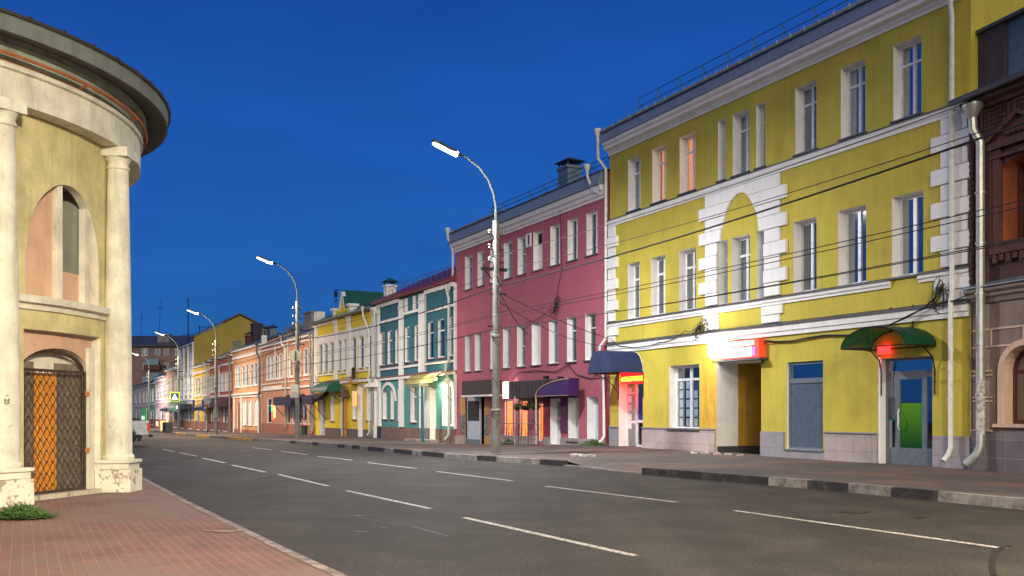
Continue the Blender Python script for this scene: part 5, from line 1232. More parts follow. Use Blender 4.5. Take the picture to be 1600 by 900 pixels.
# lane markings
M_mark = worn('road_paint', (.52, .50, .46), (.08, .07, .06), .54, 14, .6, .06)
s = MB()
marks = [((1570,857.5),(1147,798)),((1057,785),(853,760)),((800,751.5),(683,737)),((650,732.2),(575,723)),((550,719.3),(497,713.2)),((480,710.6),(438,705)),((425,703),(395,699.5)),
         ((993,869),(725,809)),((672,795),(542,767)),((512,759.5),(435,741.5)),((415,738),(363,727)),((352,723.5),(316,716)),((308,713),(281,707.5)),((272,706),(255,702))]
for a, b in marks:
    A, Bq = Vector(gpt(*a)), Vector(gpt(*b)); d = (Bq-A); d.z = 0; d.normalize(); n_ = Vector((d.y, -d.x, 0))*.052; n = 8
    for i in range(n):
        p, q = A.lerp(Bq, i/n), A.lerp(Bq, (i+1)/n)
        zp, zq = zroad(p.y)+.005, zroad(q.y)+.005
        s.poly([(p.x-n_.x, p.y-n_.y, zp), (p.x+n_.x, p.y+n_.y, zp), (q.x+n_.x, q.y+n_.y, zq), (q.x-n_.x, q.y-n_.y, zq)])
struct(s.build('lane_markings', M_mark))
# tar seams, patches, drain
s = MB()
def seam(pts, w):
    P = [Vector(gpt(*p)) for p in pts]
    for i, (a, b) in enumerate(zip(P, P[1:])):
        d = b-a; d.z = 0; d.normalize(); n_ = Vector((d.y, -d.x, 0))*w*(.7+.6*random.random())
        s.poly([(a-n_)+Vector((0, 0, .006)), (a+n_)+Vector((0, 0, .006)), (b+n_)+Vector((0, 0, .006)), (b-n_)+Vector((0, 0, .006))])
seam([(900,760),(960,766),(1010,775),(1090,781),(1180,792),(1260,800)], .008)
seam([(420,790),(470,800),(540,806),(640,822),(700,838)], .007)
seam([(700,705.5),(640,712),(560,725),(470,733),(380,750)], .012)
seam([(1577,853),(1566,856),(1556,862),(1552,872),(1550,884),(1553,900)], .028)
for cx_, cy_, rx_ in ((1335,800,30),(1325,798,14),(1438,809,10),(565,831,9),(600,825,4),(560,806,8)):
    c = gpt(cx_, cy_); n = 9
    s.poly([(c[0]+math.cos(i*2*math.pi/n)*rx_/100*random.uniform(.6, 1.2), c[1]+math.sin(i*2*math.pi/n)*rx_/160*random.uniform(.5, 1.2), zroad(c[1])+.006) for i in range(n)])
struct(s.build('road_tar_patches', plain('tar', (.018, .017, .017), .5)))
s = MB()
for (x, y, w) in ((345, 833, .25), (350, 835, .12)):
    c = gpt(x, y); s.poly([(c[0]-w, c[1]-.03, .031), (c[0]+w, c[1]-.05, .031), (c[0]+w*.9, c[1]+.05, .031), (c[0]-w*.8, c[1]+.06, .031)])
struct(s.build('pavement_patch', plain('patch', (.30, .20, .17), .8)))

# ================================================================ rotunda on the left
RC = (-12.17, 17.35); RW = 4.78
M_cr = worn('rotunda_yellow', (.60, .54, .27), (.47, .43, .22), .62, 2.0, .9, .12, .16)
M_ww = worn('rotunda_whitewash', (.70, .675, .55), (.54, .52, .42), .62, 2.2, .9, .12, .17)
M_peel = worn('peeling_whitewash', (.70, .67, .55), (.33, .26, .19), .56, 5, .95, .02)
M_grn = worn('verdigris_plaster', (.36, .44, .36), (.30, .30, .25), .55, 4, .9, .06)
M_peach = stucco('peach_plaster', (.60, .38, .26), var=.08, grime=.15)
def hit(px, R=RW):
    k = (px-800)/FPX; a = 1+k*k; b = -2*(RC[0]*k+RC[1]); c = RC[0]**2+RC[1]**2-R*R
    Z = (-b-math.sqrt(b*b-4*a*c))/2/a; return math.atan2(Z-RC[1], k*Z-RC[0]), Z
def zat(px, py, R=RW): return EYE+(HOR-py)*hit(px, R)[1]/FPX
RT = thing('rotunda', 'round cream and yellow building with columns, arched niche, latticed door and dark overhanging roof', 'building', (RC[0], RC[1], 0))
PC = lambda a, r, z: (r*math.cos(a), r*math.sin(a), z)
def cyl(mb, R, a0, a1, z0, z1, holes=(), step=rad(1.5), depth=None, rev=None):
    """curved wall with openings (aL, aR, zb, zspring, rise)"""
    cuts = {a0, a1}
    n = max(1, int((a1-a0)/step))
    for i in range(n+1): cuts.add(a0+(a1-a0)*i/n)
    for h in holes:
        cuts.add(h[0]); cuts.add(h[1])
        for i in range(1, 16): cuts.add(h[0]+(h[1]-h[0])*i/16)
    cs = sorted(cuts); cs = [c for i, c in enumerate(cs) if i == 0 or c-cs[i-1] > 1e-6]
    def top(h, a):
        t = (a-h[0])/(h[1]-h[0])*2-1; return h[3]+h[4]*math.sqrt(max(0, 1-t*t))
    for a, b in zip(cs, cs[1:]):
        m = (a+b)/2; hs = sorted([h for h in holes if h[0] < m < h[1]], key=lambda h: h[2]); za = zb = z0
        for h in hs:
            if h[2] > za+1e-6: mb.poly([PC(a, R, za), PC(b, R, zb), PC(b, R, h[2]), PC(a, R, h[2])], True)
            za, zb = top(h, a), top(h, b)
            if rev is not None:
                rev.poly([PC(a, R, za), PC(b, R, zb), PC(b, R-depth, zb), PC(a, R-depth, za)]); rev.poly([PC(a, R, h[2]), PC(b, R, h[2]), PC(b, R-depth, h[2]), PC(a, R-depth, h[2])])
        mb.poly([PC(a, R, za), PC(b, R, zb), PC(b, R, z1), PC(a, R, z1)], True)
    if rev is not None:
        for h in holes:
            for a in (h[0], h[1]): rev.poly([PC(a, R, h[2]), PC(a, R-depth, h[2]), PC(a, R-depth, h[3]), PC(a, R, h[3])])
nA, nB = hit(40)[0], hit(154)[0]; niche = (nA, nB, 3.36, 3.98, 1.32)
dA, dB = hit(37)[0], hit(157)[0]; dor = (dA, dB, -.2, 2.80, 0)
w_ = MB(); r_ = MB(); cyl(w_, RW, -math.pi, math.pi, -.3, 6.30, [niche, dor], depth=.16, rev=r_)
w_.build('wall', M_cr, RT); r_.build('wall_reveal', M_ww, RT)
# inside the niche
w_ = MB(); r_ = MB(); wA, wB = hit(93, RW-.16)[0], hit(127, RW-.16)[0]
cyl(w_, RW-.16, nA-.05, nB+.05, 3.3, 5.5, [(wA, wB, 3.86, 5.34, 0)], depth=1.05, rev=r_)
NI = w_.build('niche_back', M_peach, RT); r_.build('window_reveal', stucco('grey_plaster', (.30, .29, .26), var=.15), NI)
MB().box(RW-1.24, RW-1.20, -1.2, 1.2, 3.4, 5.5).move(Matrix.Rotation((wA+wB)/2, 4, 'Z')).build('dark_window', M_dark, NI)
s = MB()
for a_, b_ in ((86, 93), (128, 134)):
    a0, a1 = hit(a_, RW-.1)[0], hit(b_, RW-.1)[0]; n = 2
    c = (a0+a1)/2; t_ = (c-nA)/(nB-nA)*2-1; zt_ = 3.98+1.32*math.sqrt(1-t_*t_)+.02
    s.poly([PC(a0, RW-.04, 3.36), PC(a1, RW-.04, 3.36), PC(a1, RW-.04, zt_), PC(a0, RW-.04, zt_)]); s.poly([PC(a1, RW-.04, 3.36), PC(a1, RW-.16, 3.36), PC(a1, RW-.16, zt_), PC(a1, RW-.04, zt_)]); s.poly([PC(a0, RW-.04, 3.36), PC(a0, RW-.16, 3.36), PC(a0, RW-.16, zt_), PC(a0, RW-.04, zt_)])
s.build('niche_mullion', M_ww, NI)
# sill ledge
c1a, c2a = rad(-30.5), rad(1.0); RCOL = 4.98
c1a, c2a = hit(4, RCOL)[0], hit(184.5, RCOL)[0]
MB().lathe([(RW-.02, 3.10), (RW+.05, 3.12), (RW+.06, 3.2), (RW+.15, 3.22), (RW+.16, 3.33), (RW-.02, 3.36)], 40, c1a+.04, c2a-.03).build('ledge', M_ww, RT)
# inner panel of the door with the arch
w_ = MB(); r_ = MB(); aA, aB = hit(30, RW-.16)[0], hit(138, RW-.16)[0]
cyl(w_, RW-.16, dA-.08, dB+.02, -.2, 2.85, [(aA, aB, -.1, 2.12, .42)], depth=.42, rev=r_)
DP = w_.build('door_surround', M_peach, RT); r_.build('door_reveal', M_ww, DP)
cyl(MB(), RW-.16, 0, 1, 0, 1)
s = MB(); a0, a1 = hit(139, RW-.1)[0], hit(150, RW-.1)[0]
s.poly([PC(a0, RW-.10, -.1), PC(a1, RW-.10, -.1), PC(a1, RW-.10, 2.6), PC(a0, RW-.10, 2.6)]); s.poly([PC(a1, RW-.10, -.1), PC(a1, RW-.16, -.1), PC(a1, RW-.16, 2.6), PC(a1, RW-.10, 2.6)]); s.poly([PC(a0, RW-.10, -.1), PC(a0, RW-.16, -.1), PC(a0, RW-.16, 2.6), PC(a0, RW-.10, 2.6)]); s.poly([PC(a0, RW-.10, 2.6), PC(a1, RW-.10, 2.6), PC(a1, RW-.16, 2.6), PC(a0, RW-.16, 2.6)])
s.build('door_pier', M_ww, DP)
# lattice gate in a plane across the opening
ga, gb = hit(35, RW-.14)[0], hit(133, RW-.14)[0]
A = Vector(PC(ga, RW-.14, 0)); Bv = Vector(PC(gb, RW-.14, 0)); gx = (Bv-A); GWD = gx.length; ang = math.atan2(gx.y, gx.x)
GM = Matrix.Translation(A) @ Matrix.Rotation(ang, 4, 'Z')      # local x along the gate, -y outwards
zg0, zg1 = .10, 2.18
f = MB().box(0, .035, -.02, .02, zg0, zg1).box(GWD-.035, GWD, -.02, .02, zg0, zg1).box(.035, GWD-.035, -.02, .02, zg0, zg0+.05).box(.035, GWD-.035, -.02, .02, zg1-.04, zg1).move(GM)
M_rust = plain('rusty_brown_iron', (.07, .045, .035), .7, .3)
GT = f.build('lattice_gate', M_rust, RT)
s = MB(); nx = 10; cw = (GWD-.07)/nx; ch = .19; rows_ = int((zg1-zg0-.09)/ch)+1
for i in range(nx):
    for j in range(rows_):
        x0 = .035+i*cw; z0 = zg0+.05+j*ch; z1 = min(z0+ch, zg1-.04)
        xm = x0+cw/2
        s.tube([(x0, -.012, z0), (xm-.012, -.006, z0+ch*.5)], .009, 4); s.tube([(xm-.012, -.006, z0+ch*.5), (x0, -.012, z1)], .009, 4)
        s.tube([(x0+cw, -.012, z0), (xm+.012, -.006, z0+ch*.5)], .009, 4); s.tube([(xm+.012, -.006, z0+ch*.5), (x0+cw, -.012, z1)], .009, 4)
        s.box(xm-.014, xm+.014, -.02, .0, z0+ch*.5-.02, z0+ch*.5+.02)
s.move(GM).build('lattice', M_rust, GT)
s = MB().box(-.1, .30*GWD-.01, .16, .2, 0, 2.3).box(.64*GWD, GWD+.2, .16, .2, 0, 2.3).move(GM).build('door_leaf', stucco('weathered_grey_door', (.20, .165, .12), var=.3, scale=6), GT)
MB().box(.30*GWD, .635*GWD, .14, .19, .1, 2.12).move(GM).build('orange_door_board', stucco('orange_board', (.9, .34, .03), var=.12, scale=4), GT)
MB().box(-.2, GWD+.3, .21, .24, 0, 2.7).move(GM).build('fanlight_board', M_ww, GT)
s = MB(); P = [((GWD+.0)/2-(GWD/2+.02)*math.cos(math.pi*i/14), 2.16+.33*math.sin(math.pi*i/14)) for i in range(15)]
for p, q in zip(P, P[1:]): s.tube([(p[0], .06, p[1]), (q[0], .06, q[1])], .03, 6)
s.move(GM).build('arched_bar', M_rust, GT)
MB().box(-.1, GWD+.2, -.18, .3, -.1, .10).move(GM).build('threshold', bricks('threshold_stone', (.45, .42, .33), (.5, .46, .36), (.3, .28, .22), .35, .4, .012), RT)
s = MB()
for z in (.75, 1.75): s.box(GWD-.03, GWD+.07, -.04, -.01, z, z+.08)
s.move(GM).build('hinge', plain('orange_rust', (.5, .18, .04), .8), GT)
# columns
def column(a):
    c = MB(); x, y = RCOL*math.cos(a), RCOL*math.sin(a)
    c.lathe([(.0, .60), (.27, .60), (.285, .64), (.27, .68), (.245, .70), (.238, 2.2), (.215, 4.0), (.182, 5.84), (.182, 5.86), (.205, 5.88), (.205, 5.92), (.182, 5.94), (.182, 6.00), (.235, 6.08), (.0, 6.08)], 28, c=(x, y))
    o = c.build('column', M_ww, RT)
    R = Matrix.Translation((x, y, 0)) @ Matrix.Rotation(a, 4, 'Z')
    MB().box(-.24, .25, -.245, .245, 6.082, 6.25).move(R).build('abacus', M_ww, o)
    MB().box(-.30, .33, -.315, .315, .54, .60).box(-.27, .29, -.28, .28, .43, .538).move(R).build('column_base', M_ww, o, bevel=.01)
    MB().box(-.3, .33, -.32, .32, -.2, .428).move(R).build('pedestal', M_peel, o, bevel=.02)
    return o
CO1 = column(c1a); CO2 = column(c2a)
for d_ in (-63, -96, 62, 96, 130, 164, 198, 230): column(rad(d_))
s = MB()    # faint stencilled figure on the left column
xx, yy = RCOL*math.cos(c1a), RCOL*math.sin(c1a)
for (du, dz, w, h) in ((-.025, 0, .012, .03), (.02, 0, .012, .03), (-.03, .05, .012, .04), (.025, .05, .012, .04), (0, -.03, .02, .01), (0, .03, .02, .01), (0, .10, .02, .01)):
    a = math.atan2(-(xx+RC[0]) if 0 else -(xx+RC[0]), 1)
    dirv = Vector((-(xx+RC[0]), -(yy+RC[1]), 0)).normalized(); side = Vector((dirv.y, -dirv.x, 0))*-1
    ph = Vector((xx, yy, 0))+side*(du+.06)+dirv*.258; z = 1.62+dz
    s.poly([ph-side*w+Vector((0, 0, z-h)), ph+side*w+Vector((0, 0, z-h)), ph+side*w+Vector((0, 0, z)), ph-side*w+Vector((0, 0, z))])
s.build('stencilled_number', plain('stencil_grey', (.18, .17, .15), .9), CO1)
# entablature, cornice, roof
full = (0, 2*math.pi)
MB().lathe([(RW-.3, 6.253), (5.09, 6.253), (5.09, 6.74), (5.14, 6.76), (5.14, 6.83), (5.0, 6.845)], 96).build('architrave', M_ww, RT)
MB().lathe([(5.0, 6.846), (5.0, 6.93)], 96).build('frieze_band', M_peach, RT)
MB().lathe([(4.99, 6.92), (5.05, 6.93), (5.05, 6.99), (5.10, 7.02), (5.12, 7.09), (5.19, 7.10), (5.19, 7.17), (5.22, 7.22), (5.1, 7.26)], 96).build('cornice', M_grn, RT)
M_soff = stucco('dark_soffit', (.10, .10, .095), var=.3, scale=3, grime=.4)
MB().lathe([(5.0, 7.24), (5.56, 7.13)], 96).build('soffit', M_soff, RT)
M_fasc = stucco('grey_fascia', (.16, .18, .165), var=.2, scale=2.5, grime=.3)
MB().lathe([(5.56, 7.128), (5.60, 7.125), (5.61, 7.36), (5.64, 7.37)], 96).build('fascia', M_fasc, RT)
s = MB().lathe([(5.60, 7.372), (5.66, 7.37), (5.66, 7.42), (0, 8.1)], 96)
for k in range(60): a = k*2*math.pi/60; s.tube([PC(a, 5.67, 7.42), PC(a, 2.0, 7.88)], .022, 4)
s.build('roof', plain('dark_rusty_roof', (.035, .028, .026), .8), RT)
s = MB(); a0, a1 = rad(-70), rad(40)
s.tube([PC(a0+(a1-a0)*i/60, 5.20, 6.95) for i in range(61)], .028, 8)
for d_ in (-60, -38, -14, 6, 24): a = rad(d_); s.tube([PC(a, 5.22, 6.93), PC(a, 5.0, 6.88)], .02, 5)
s.build('gas_pipe', worn('rust_pipe', (.42, .13, .05), (.55, .30, .05), .62, 5), RT)

# ================================================================ street lamps
LAMPS = 'street lamps along the kerb'
M_conc = worn('lamp_post_paint', (.17, .175, .165), (.085, .07, .06), .58, 5, .6, .05)
M_arm = plain('dull_steel', (.05, .06, .055), .4, .5); M_lens = emit('lamp_lens', (.93, .97, 1), 3); M_lensw = emit('lamp_lens_warm', (1, .95, .84), 3); M_lensd = emit('lamp_lens_dim', (1, .93, .85), 1.5)
M_ins = plain('insulator', (.25, .24, .22), .3)
def street_lamp(x, y, z0, label, lens, power, color, n=SN, scale=1.0, group=LAMPS, detail=True, tilt=8, aim=None):
    T = thing('street_lamp', label, 'street lamp', (x, y, z0), math.atan2(-n.y, -n.x), group)   # local +x points over the road
    MB().lathe([(.0, 0), (.15, 0), (.145, .5), (.14, 1.30), (.18, 1.31), (.18, 1.36), (.12, 1.38), (.115, 3.6), (.15, 3.62), (.15, 3.68), (.11, 3.70), (.098, 7.2), (.105, 7.25), (.0, 7.26)], 16).build('post', M_conc, T)
    s = MB().tube([(0, 0, 7.2), (.0, 0, 7.7), (.08, 0, 8.1), (.25, 0, 8.5), (.55, 0, 8.85), (.9, 0, 9.08), (1.2, 0, 9.2), (1.35, 0, 9.26)], [.06, .045, .04, .04, .038, .036, .035, .035], 8); s.build('arm', M_arm, T)
    H = MB(); L0 = Vector((1.2, 0, 9.14)); dv = Vector((.90, 0, .33)).normalized()
    R = Matrix.Translation(L0) @ dv.to_track_quat('X', 'Z').to_matrix().to_4x4()
    pr = [(0, -.05), (.12, -.11), (.8, -.12), (.96, -.07), (1.0, 0), (.96, .07), (.8, .12), (.12, .11), (0, .05)]
    H.prism(pr, .0, .085, 'z'); hd = H.move(R).build('lamp_head', M_arm, T, bevel=.02)
    MB().prism([(p[0]*.88+.09, p[1]*.85) for p in pr], -.075, -.002, 'z').move(R).build('lamp_lens', lens, hd, bevel=.02)
    a = area('lamp_light', T, tuple(R @ Vector((.5, 0, -.13))), power, color, .8, sy=.3)
    a.rotation_euler = (0, rad(tilt), 0)
    if aim: a.data.spread = rad(95)
    if aim: a.rotation_euler = (Matrix.Rotation(-math.atan2(-n.y, -n.x), 3, 'Z') @ Vector(aim)).to_track_quat('-Z', 'Y').to_euler()
    if detail:
        s = MB(); s.box(-.44, .44, -.20, -.11, 5.72, 5.81); s.box(-.42, .1, -.18, -.12, 4.97, 5.02); s.box(-.22, .22, -.17, -.12, 3.95, 3.99); s.tube([(.3, -.15, 5.7), (0, -.1, 5.35)], .02, 4)
        for z in (6.85, 6.4, 6.0):
            for sg in (-1, 1): s.tube([(sg*.1, 0, z-.03), (sg*.2, 0, z-.05), (sg*.25, 0, z+.02), (sg*.23, 0, z+.1)], .018, 5)
        s.build('crossarm', M_iron, T)
        s = MB()
        for z in (6.85, 6.4, 6.0):
            for sg in (-1, 1): s.lathe([(0, z), (.045, z+.01), (.03, z+.05), (.05, z+.08), (.02, z+.13), (0, z+.13)], 8, c=(sg*.23, 0))
        s.build('insulator', M_ins, T)
        s = MB(); rr_ = random.Random(int(x*10))
        for k in range(3):
            c0_ = Vector((rr_.uniform(-.1, .1), .3+.1*k, 5.3-.25*k)); s.tube([c0_+Vector((.08*math.sin(i*.7), .18*math.cos(i*.5+k), .25*math.sin(i*.5))) for i in range(14)], .009, 4)
        s.build('cable_bundle', M_wire, T)
    return T
def pole_at(px, s_): return ((px-800)/s_, FPX/s_)
P1, P2, P3_, P4, P5 = pole_at(775, 50), pole_at(464.5, 29.5), pole_at(337.5, 20.4), pole_at(279, 16.4), pole_at(233, 12.6)
street_lamp(*P1, .19, 'nearest street lamp, glowing white, standing before the crimson house', M_lens, LAMP_W*1.1, (1, .98, .95))
street_lamp(*P2, .10, 'glowing street lamp standing before the salmon house, second from the nearest', M_lensw, LAMP_W*.85, (1, .86, .66))
street_lamp(*P3_, -.22, 'grey-posted street lamp with a thin bright head before the brick-red house', M_lensw, LAMP_W*1.15, (1, .74, .46))
street_lamp(*P4, -.38, 'street lamp carrying the pedestrian crossing sign, its head only partly lit', M_lensd, LAMP_W*1.3, (1, .80, .58))
street_lamp(*P5, -.6, 'farthest street lamp, unlit-looking, before the whitish house', M_lensd, LAMP_W*1.1, (1, .86, .7))
P6 = (2*P5[0]-P4[0], 2*P5[1]-P4[1]); street_lamp(*P6, -.95, 'added street lamp beyond the farthest visible one, unseen behind the rotunda', M_lensd, LAMP_W*1.6, (1, .88, .74))  # unseen lamp added to brighten the dim far end of the row
dP = Vector((P1[0]-P2[0], P1[1]-P2[1])); P0 = (P1[0]+dP.x, P1[1]+dP.y)
street_lamp(*P0, .16, 'added street lamp on the right pavement beside the brown house, unseen outside the frame', M_lensw, LAMP_W*1.0, (1, .82, .54))  # unseen lamp added to light the near road
PL = (4.0, -5.0)
street_lamp(*PL, .03, 'added street lamp on the left pavement behind the camera, unseen, aimed at the rotunda', M_lensw, LAMP_W*1.0, (1, .85, .60), n=-SN, aim=(-.50, .72, -.48))  # unseen lamp added and aimed to light the rotunda

# ---------------------------------------------------------------- overhead cables
CG = 'overhead cables strung between the lamp posts'
def cable(pts, r, label, name='overhead_cable', group=CG, sag=.0, n=16, mat=None):
    P = []
    for a, b in zip(pts, pts[1:]):
        a, b = Vector(a), Vector(b)
        for i in range(n):
            t = i/n; p = a.lerp(b, t); p.z -= 4*sag*t*(1-t); P.append(p)
    P.append(Vector(pts[-1])); return tag(MB().tube(P, r, 5).build(name, mat or M_wire), label, 'cable', group)
posts = [P0, P1, P2, P3_, P4, P5]; zb_ = [.16, .19, .10, -.22, -.38, -.6]
def run(h, side, r, label, h0=None, sag=.25):
    pts = []
    for i, ((x, y), z) in enumerate(zip(posts, zb_)):
        hh = (h0 if (i == 0 and h0) else h)+z; pts.append((x-SD.x*0+SN.x*side, y+SN.y*side, hh))
    e = Vector(pts[0][:2])+Vector((dP.x, dP.y)); pts = [(e.x, e.y, pts[0][2])]+pts
    return cable(pts, r, label, sag=sag)
run(5.25, .12, .021, 'thick black cable sagging past the stucco arch, heaviest of the overhead lines', 6.1, .3)
run(6.15, -.1, .009, 'topmost thin wire, crossing the yellow house just under its upper belt course', 6.5, .3)
run(5.75, .25, .009, 'thin wire running just above the thick black cable', 6.1, .3)
run(4.42, .2, .009, 'black wire passing the middle of the second-floor windows', 4.7, .15)
run(4.24, -.2, .009, 'black wire a hand below the one crossing the second-floor window middles', 4.5, .15)
run(3.92, .22, .009, 'upper of the paired wires along the second-floor sills', 4.05, .15)
run(3.84, -.2, .009, 'lower of the paired wires along the second-floor sills', 4.0, .15)
def onwall(F, lst, w=.1): return [(*F.world(F.u(px, w), w, 0)[:2], F.z(px, py, w)) for px, py in lst]
GC = 'service cables looped from the nearest lamp post to the houses'
p1t = (P1[0]+.15, P1[1]+.1, 5.2)
cable([p1t, (P1[0]+1.0, P1[1]+1.2, 4.0), *onwall(FP, [(823, 503), (860, 482)], .12), ], .013, 'cable from the lamp post to the knot of wires on the crimson wall', group=GC, sag=.15)
cable([p1t, *onwall(FY, [(955, 530)], .15), *onwall(FY, [(975, 541), (1030, 535), (1070, 517), (1093, 508)], .14)], .013, 'cable falling from the lamp post to the hook above the blue awning', group=GC, sag=.10)
cable([(P1[0], P1[1], 5.0), *onwall(FY, [(962, 542)], .3)], .011, 'slack cable from the lamp post ending at the corner drainpipe', group=GC, sag=.35)
cable(onwall(FP, [(874, 310), (876, 360), (878, 420), (868, 470)], .08), .011, 'cable hanging down the crimson wall from its cornice', group=GC)
cable(onwall(FP, [(800, 593), (812, 581), (842, 579), (868, 581), (888, 570), (900, 585), (925, 592), (938, 578)], .08), .02, 'frayed cable swagged along the crimson wall above the shop awnings', group=GC, n=4)
def knot(F, px, py, R, label, n=7, w=.14, r=.009, seed=1, grp='tangled knots of wire on the walls'):
    q = F.world(F.u(px, w), w, F.z(px, py, w)); rg = random.Random(seed); s = MB()
    for k in range(n):
        ax, bx, ph = rg.uniform(.3, 1)*R, rg.uniform(.4, 1.2)*R, rg.uniform(0, 6); c = Vector((rg.uniform(-.4, .4)*R, 0, rg.uniform(-.6, .4)*R))
        P = [c+Vector((ax*math.cos(t*.5+ph), .05*math.sin(t), bx*math.sin(t*.5+ph*1.3))) for t in range(14)]; s.tube(P, r, 4)
    s.box(-.05, .05, -.04, .04, -.02, .14)
    o = tag(s.build('wire_knot', M_wire), label, 'wire knot', grp); o.location = q; o.rotation_euler = (0, 0, F.rz)
knot(FP, 868, 478, .35, 'dark knot of looped wires on the crimson wall between two window rows', 9, seed=3)
knot(FY, 1092, 515, .33, 'knot of wires hooked over the belt course at the foot of the stucco arch', 9, seed=5)
knot(FY, 1466, 458, .30, 'knot of wires on the right quoins beside the white drainpipe', 9, seed=8)
cable(onwall(FY, [(1093, 508), (1130, 525), (1168, 532), (1200, 533)], .16), .012, 'cable drooping behind the lit sign towards the wall bracket', group=GC, n=5)
cable(onwall(FY, [(1196, 532), (1212, 534), (1240, 533), (1262, 528), (1290, 524), (1330, 524)], .07), .028, 'thick frayed cable stapled across the wall from the lit sign to the green awning', group=GC, n=4)
cable(onwall(FY, [(1380, 512), (1415, 497), (1445, 480), (1464, 462)], .2), .022, 'thick cable climbing from the green awning to the quoins', group=GC, n=6)
cable(onwall(FY, [(1385, 510), (1430, 488), (1462, 476), (1490, 470), (1510, 462)], .24), .016, 'thin cable climbing above the green awning towards the brown house', group=GC, n=6)
cable(onwall(FY, [(1196, 532), (1190, 550), (1192, 568)], .07), .02, 'short frayed wire hanging at the right end of the lit sign', group=GC, n=4)

# ================================================================ signs, railing, baskets, plants, truck
def flat_sign(name, label, cat, pos, w, h, rz, layers, group=None):
    T = thing(name, label, cat, pos, rz, group)
    MB().box(-w/2, w/2, -.02, .02, -h/2, h/2).build('sign_plate', layers[0], T); return T
m_by = emit('glowing_yellow_green', (.65, .85, .08), .1);  # faint glow put into the sign border, which is no lamp
T = flat_sign('crossing_sign', 'square blue pedestrian crossing sign with yellow-green border on the fourth lamp post', 'road sign', (P4[0]-.25, P4[1]-.3, 2.95), .98, .98, 0, [m_by])
MB().box(-.36, .36, -.035, -.021, -.36, .36).build('sign_face', plain('sign_blue', (.01, .09, .28), .5), T)
MB().prism([(-.30, -.27), (.30, -.27), (0, .29)], -.045, -.036, 'y').build('sign_triangle', plain('sign_white', (.8, .82, .82), .5), T)
s = MB(); s.prism([(-.02, .16), (.05, .16), (.05, .10), (-.02, .10)], -.055, -.046, 'y').prism([(-.05, .09), (.05, .09), (.04, -.06), (-.04, -.06)], -.055, -.046, 'y').prism([(-.04, -.06), (.0, -.06), (-.08, -.23), (-.13, -.23)], -.055, -.046, 'y').prism([(.0, -.06), (.04, -.06), (.13, -.23), (.08, -.23)], -.055, -.046, 'y').prism([(-.05, .09), (-.05, .04), (-.13, -.02), (-.13, .03)], -.055, -.046, 'y')
s.prism([(-.26, -.25), (-.20, -.25), (-.18, -.21), (-.24, -.21)], -.055, -.046, 'y').prism([(.20, -.25), (.26, -.25), (.24, -.21), (.18, -.21)], -.055, -.046, 'y')
s.build('walking_figure', M_iron, T)
for (px, py, rr_, lab, hgt) in ((465, 556, .31, 'round sign seen from the back on the second lamp post', 0),):
    x, y = P2; z = EYE+(HOR-py)*y/FPX
    T = thing('round_sign', lab, 'road sign', (x-.05, y-.2, z), 0); MB().lathe([(0, -.012), (rr_, -.012), (rr_, .012), (0, .012)], 28).move(Matrix.Rotation(rad(90), 4, 'X')).build('sign_plate', plain('olive_sign_back', (.36, .37, .25), .6), T)
    MB().box(-.03, .03, -.04, -.014, -.25, .25).build('clamp', M_arm, T)
T = flat_sign('plate_sign', 'pale rectangular plate fixed low on the second lamp post', 'road sign', (P2[0]-.1, P2[1]-.21, 2.6), .42, .70, 0, [plain('pale_sign', (.48, .48, .42), .6)])
MB().box(-.15, .15, -.03, -.021, -.28, -.05).build('sign_panel', plain('sign_grey', (.35, .36, .33), .6), T)
x, y, z = P3(324, 625, 86); T = thing('round_sign', 'small round blue-grey sign beside the golden house', 'road sign', (x, y, z), 0)
MB().lathe([(0, -.012), (.36, -.012), (.36, .012), (0, .012)], 24).move(Matrix.Rotation(rad(90), 4, 'X')).build('sign_plate', plain('blue_grey_sign', (.20, .26, .32), .6), T); MB().box(-.02, 1.1, -.02, .02, -.03, .03).tube([(.0, .03, .3), (.0, .03, -3.0)], .035, 6).build('sign_arm', M_arm, T)
# railing by the crimson house
u0, u1 = FP.u(781, 1.3), FP.u(841, 1.3); T = FP.empty('railing', 'low grey railing with square motifs before the lit crimson shopfront', 'railing')
zr_ = FP.z(800, 694, 1.3)-.1; s = MB()
for z in (zr_+1.0, zr_+.15): s.tube([(u0, -1.3, z), (u1, -1.3, z)], .018, 6)
for k in range(5): u = u0+(u1-u0)*k/4; s.tube([(u, -1.3, zr_-.1), (u, -1.3, zr_+1.0)], .02, 6)
s.build('rail_frame', M_arm, T); s = MB()
for k in range(4):
    c = u0+(u1-u0)*(k+.5)/4; s.tube([(c-.18, -1.3, zr_+.35), (c+.18, -1.3, zr_+.35), (c+.18, -1.3, zr_+.8), (c-.18, -1.3, zr_+.8), (c-.18, -1.3, zr_+.35)], .015, 4)
    s.tube([(c-.42, -1.3, zr_+.57), (c-.18, -1.3, zr_+.57)], .013, 4); s.tube([(c+.18, -1.3, zr_+.57), (c+.42, -1.3, zr_+.57)], .013, 4)
s.build('rail_motif', M_arm, T)
def leaves(mb, c, R, n, size, rg, flat=1.0):
    for _ in range(n):
        d = Vector((rg.gauss(0, 1), rg.gauss(0, 1), rg.gauss(0, 1)*flat)).normalized()*R*rg.random()**.4; p = Vector(c)+Vector((d.x, d.y, d.z*flat))
        a = Vector((rg.gauss(0, 1), rg.gauss(0, 1), rg.gauss(0, 1))).normalized(); b = a.cross(Vector((rg.random(), rg.random(), rg.random()))).normalized(); k = size*rg.uniform(.6, 1.4)
        mb.mi = rg.choice((0, 0, 1)); mb.poly([p-a*k, p+b*k*.45, p+a*k, p-b*k*.45])
M_l1 = plain('leaf_dark', (.02, .06, .014), .6); M_l2 = plain('leaf_light', (.06, .12, .022), .6)
rg = random.Random(4)
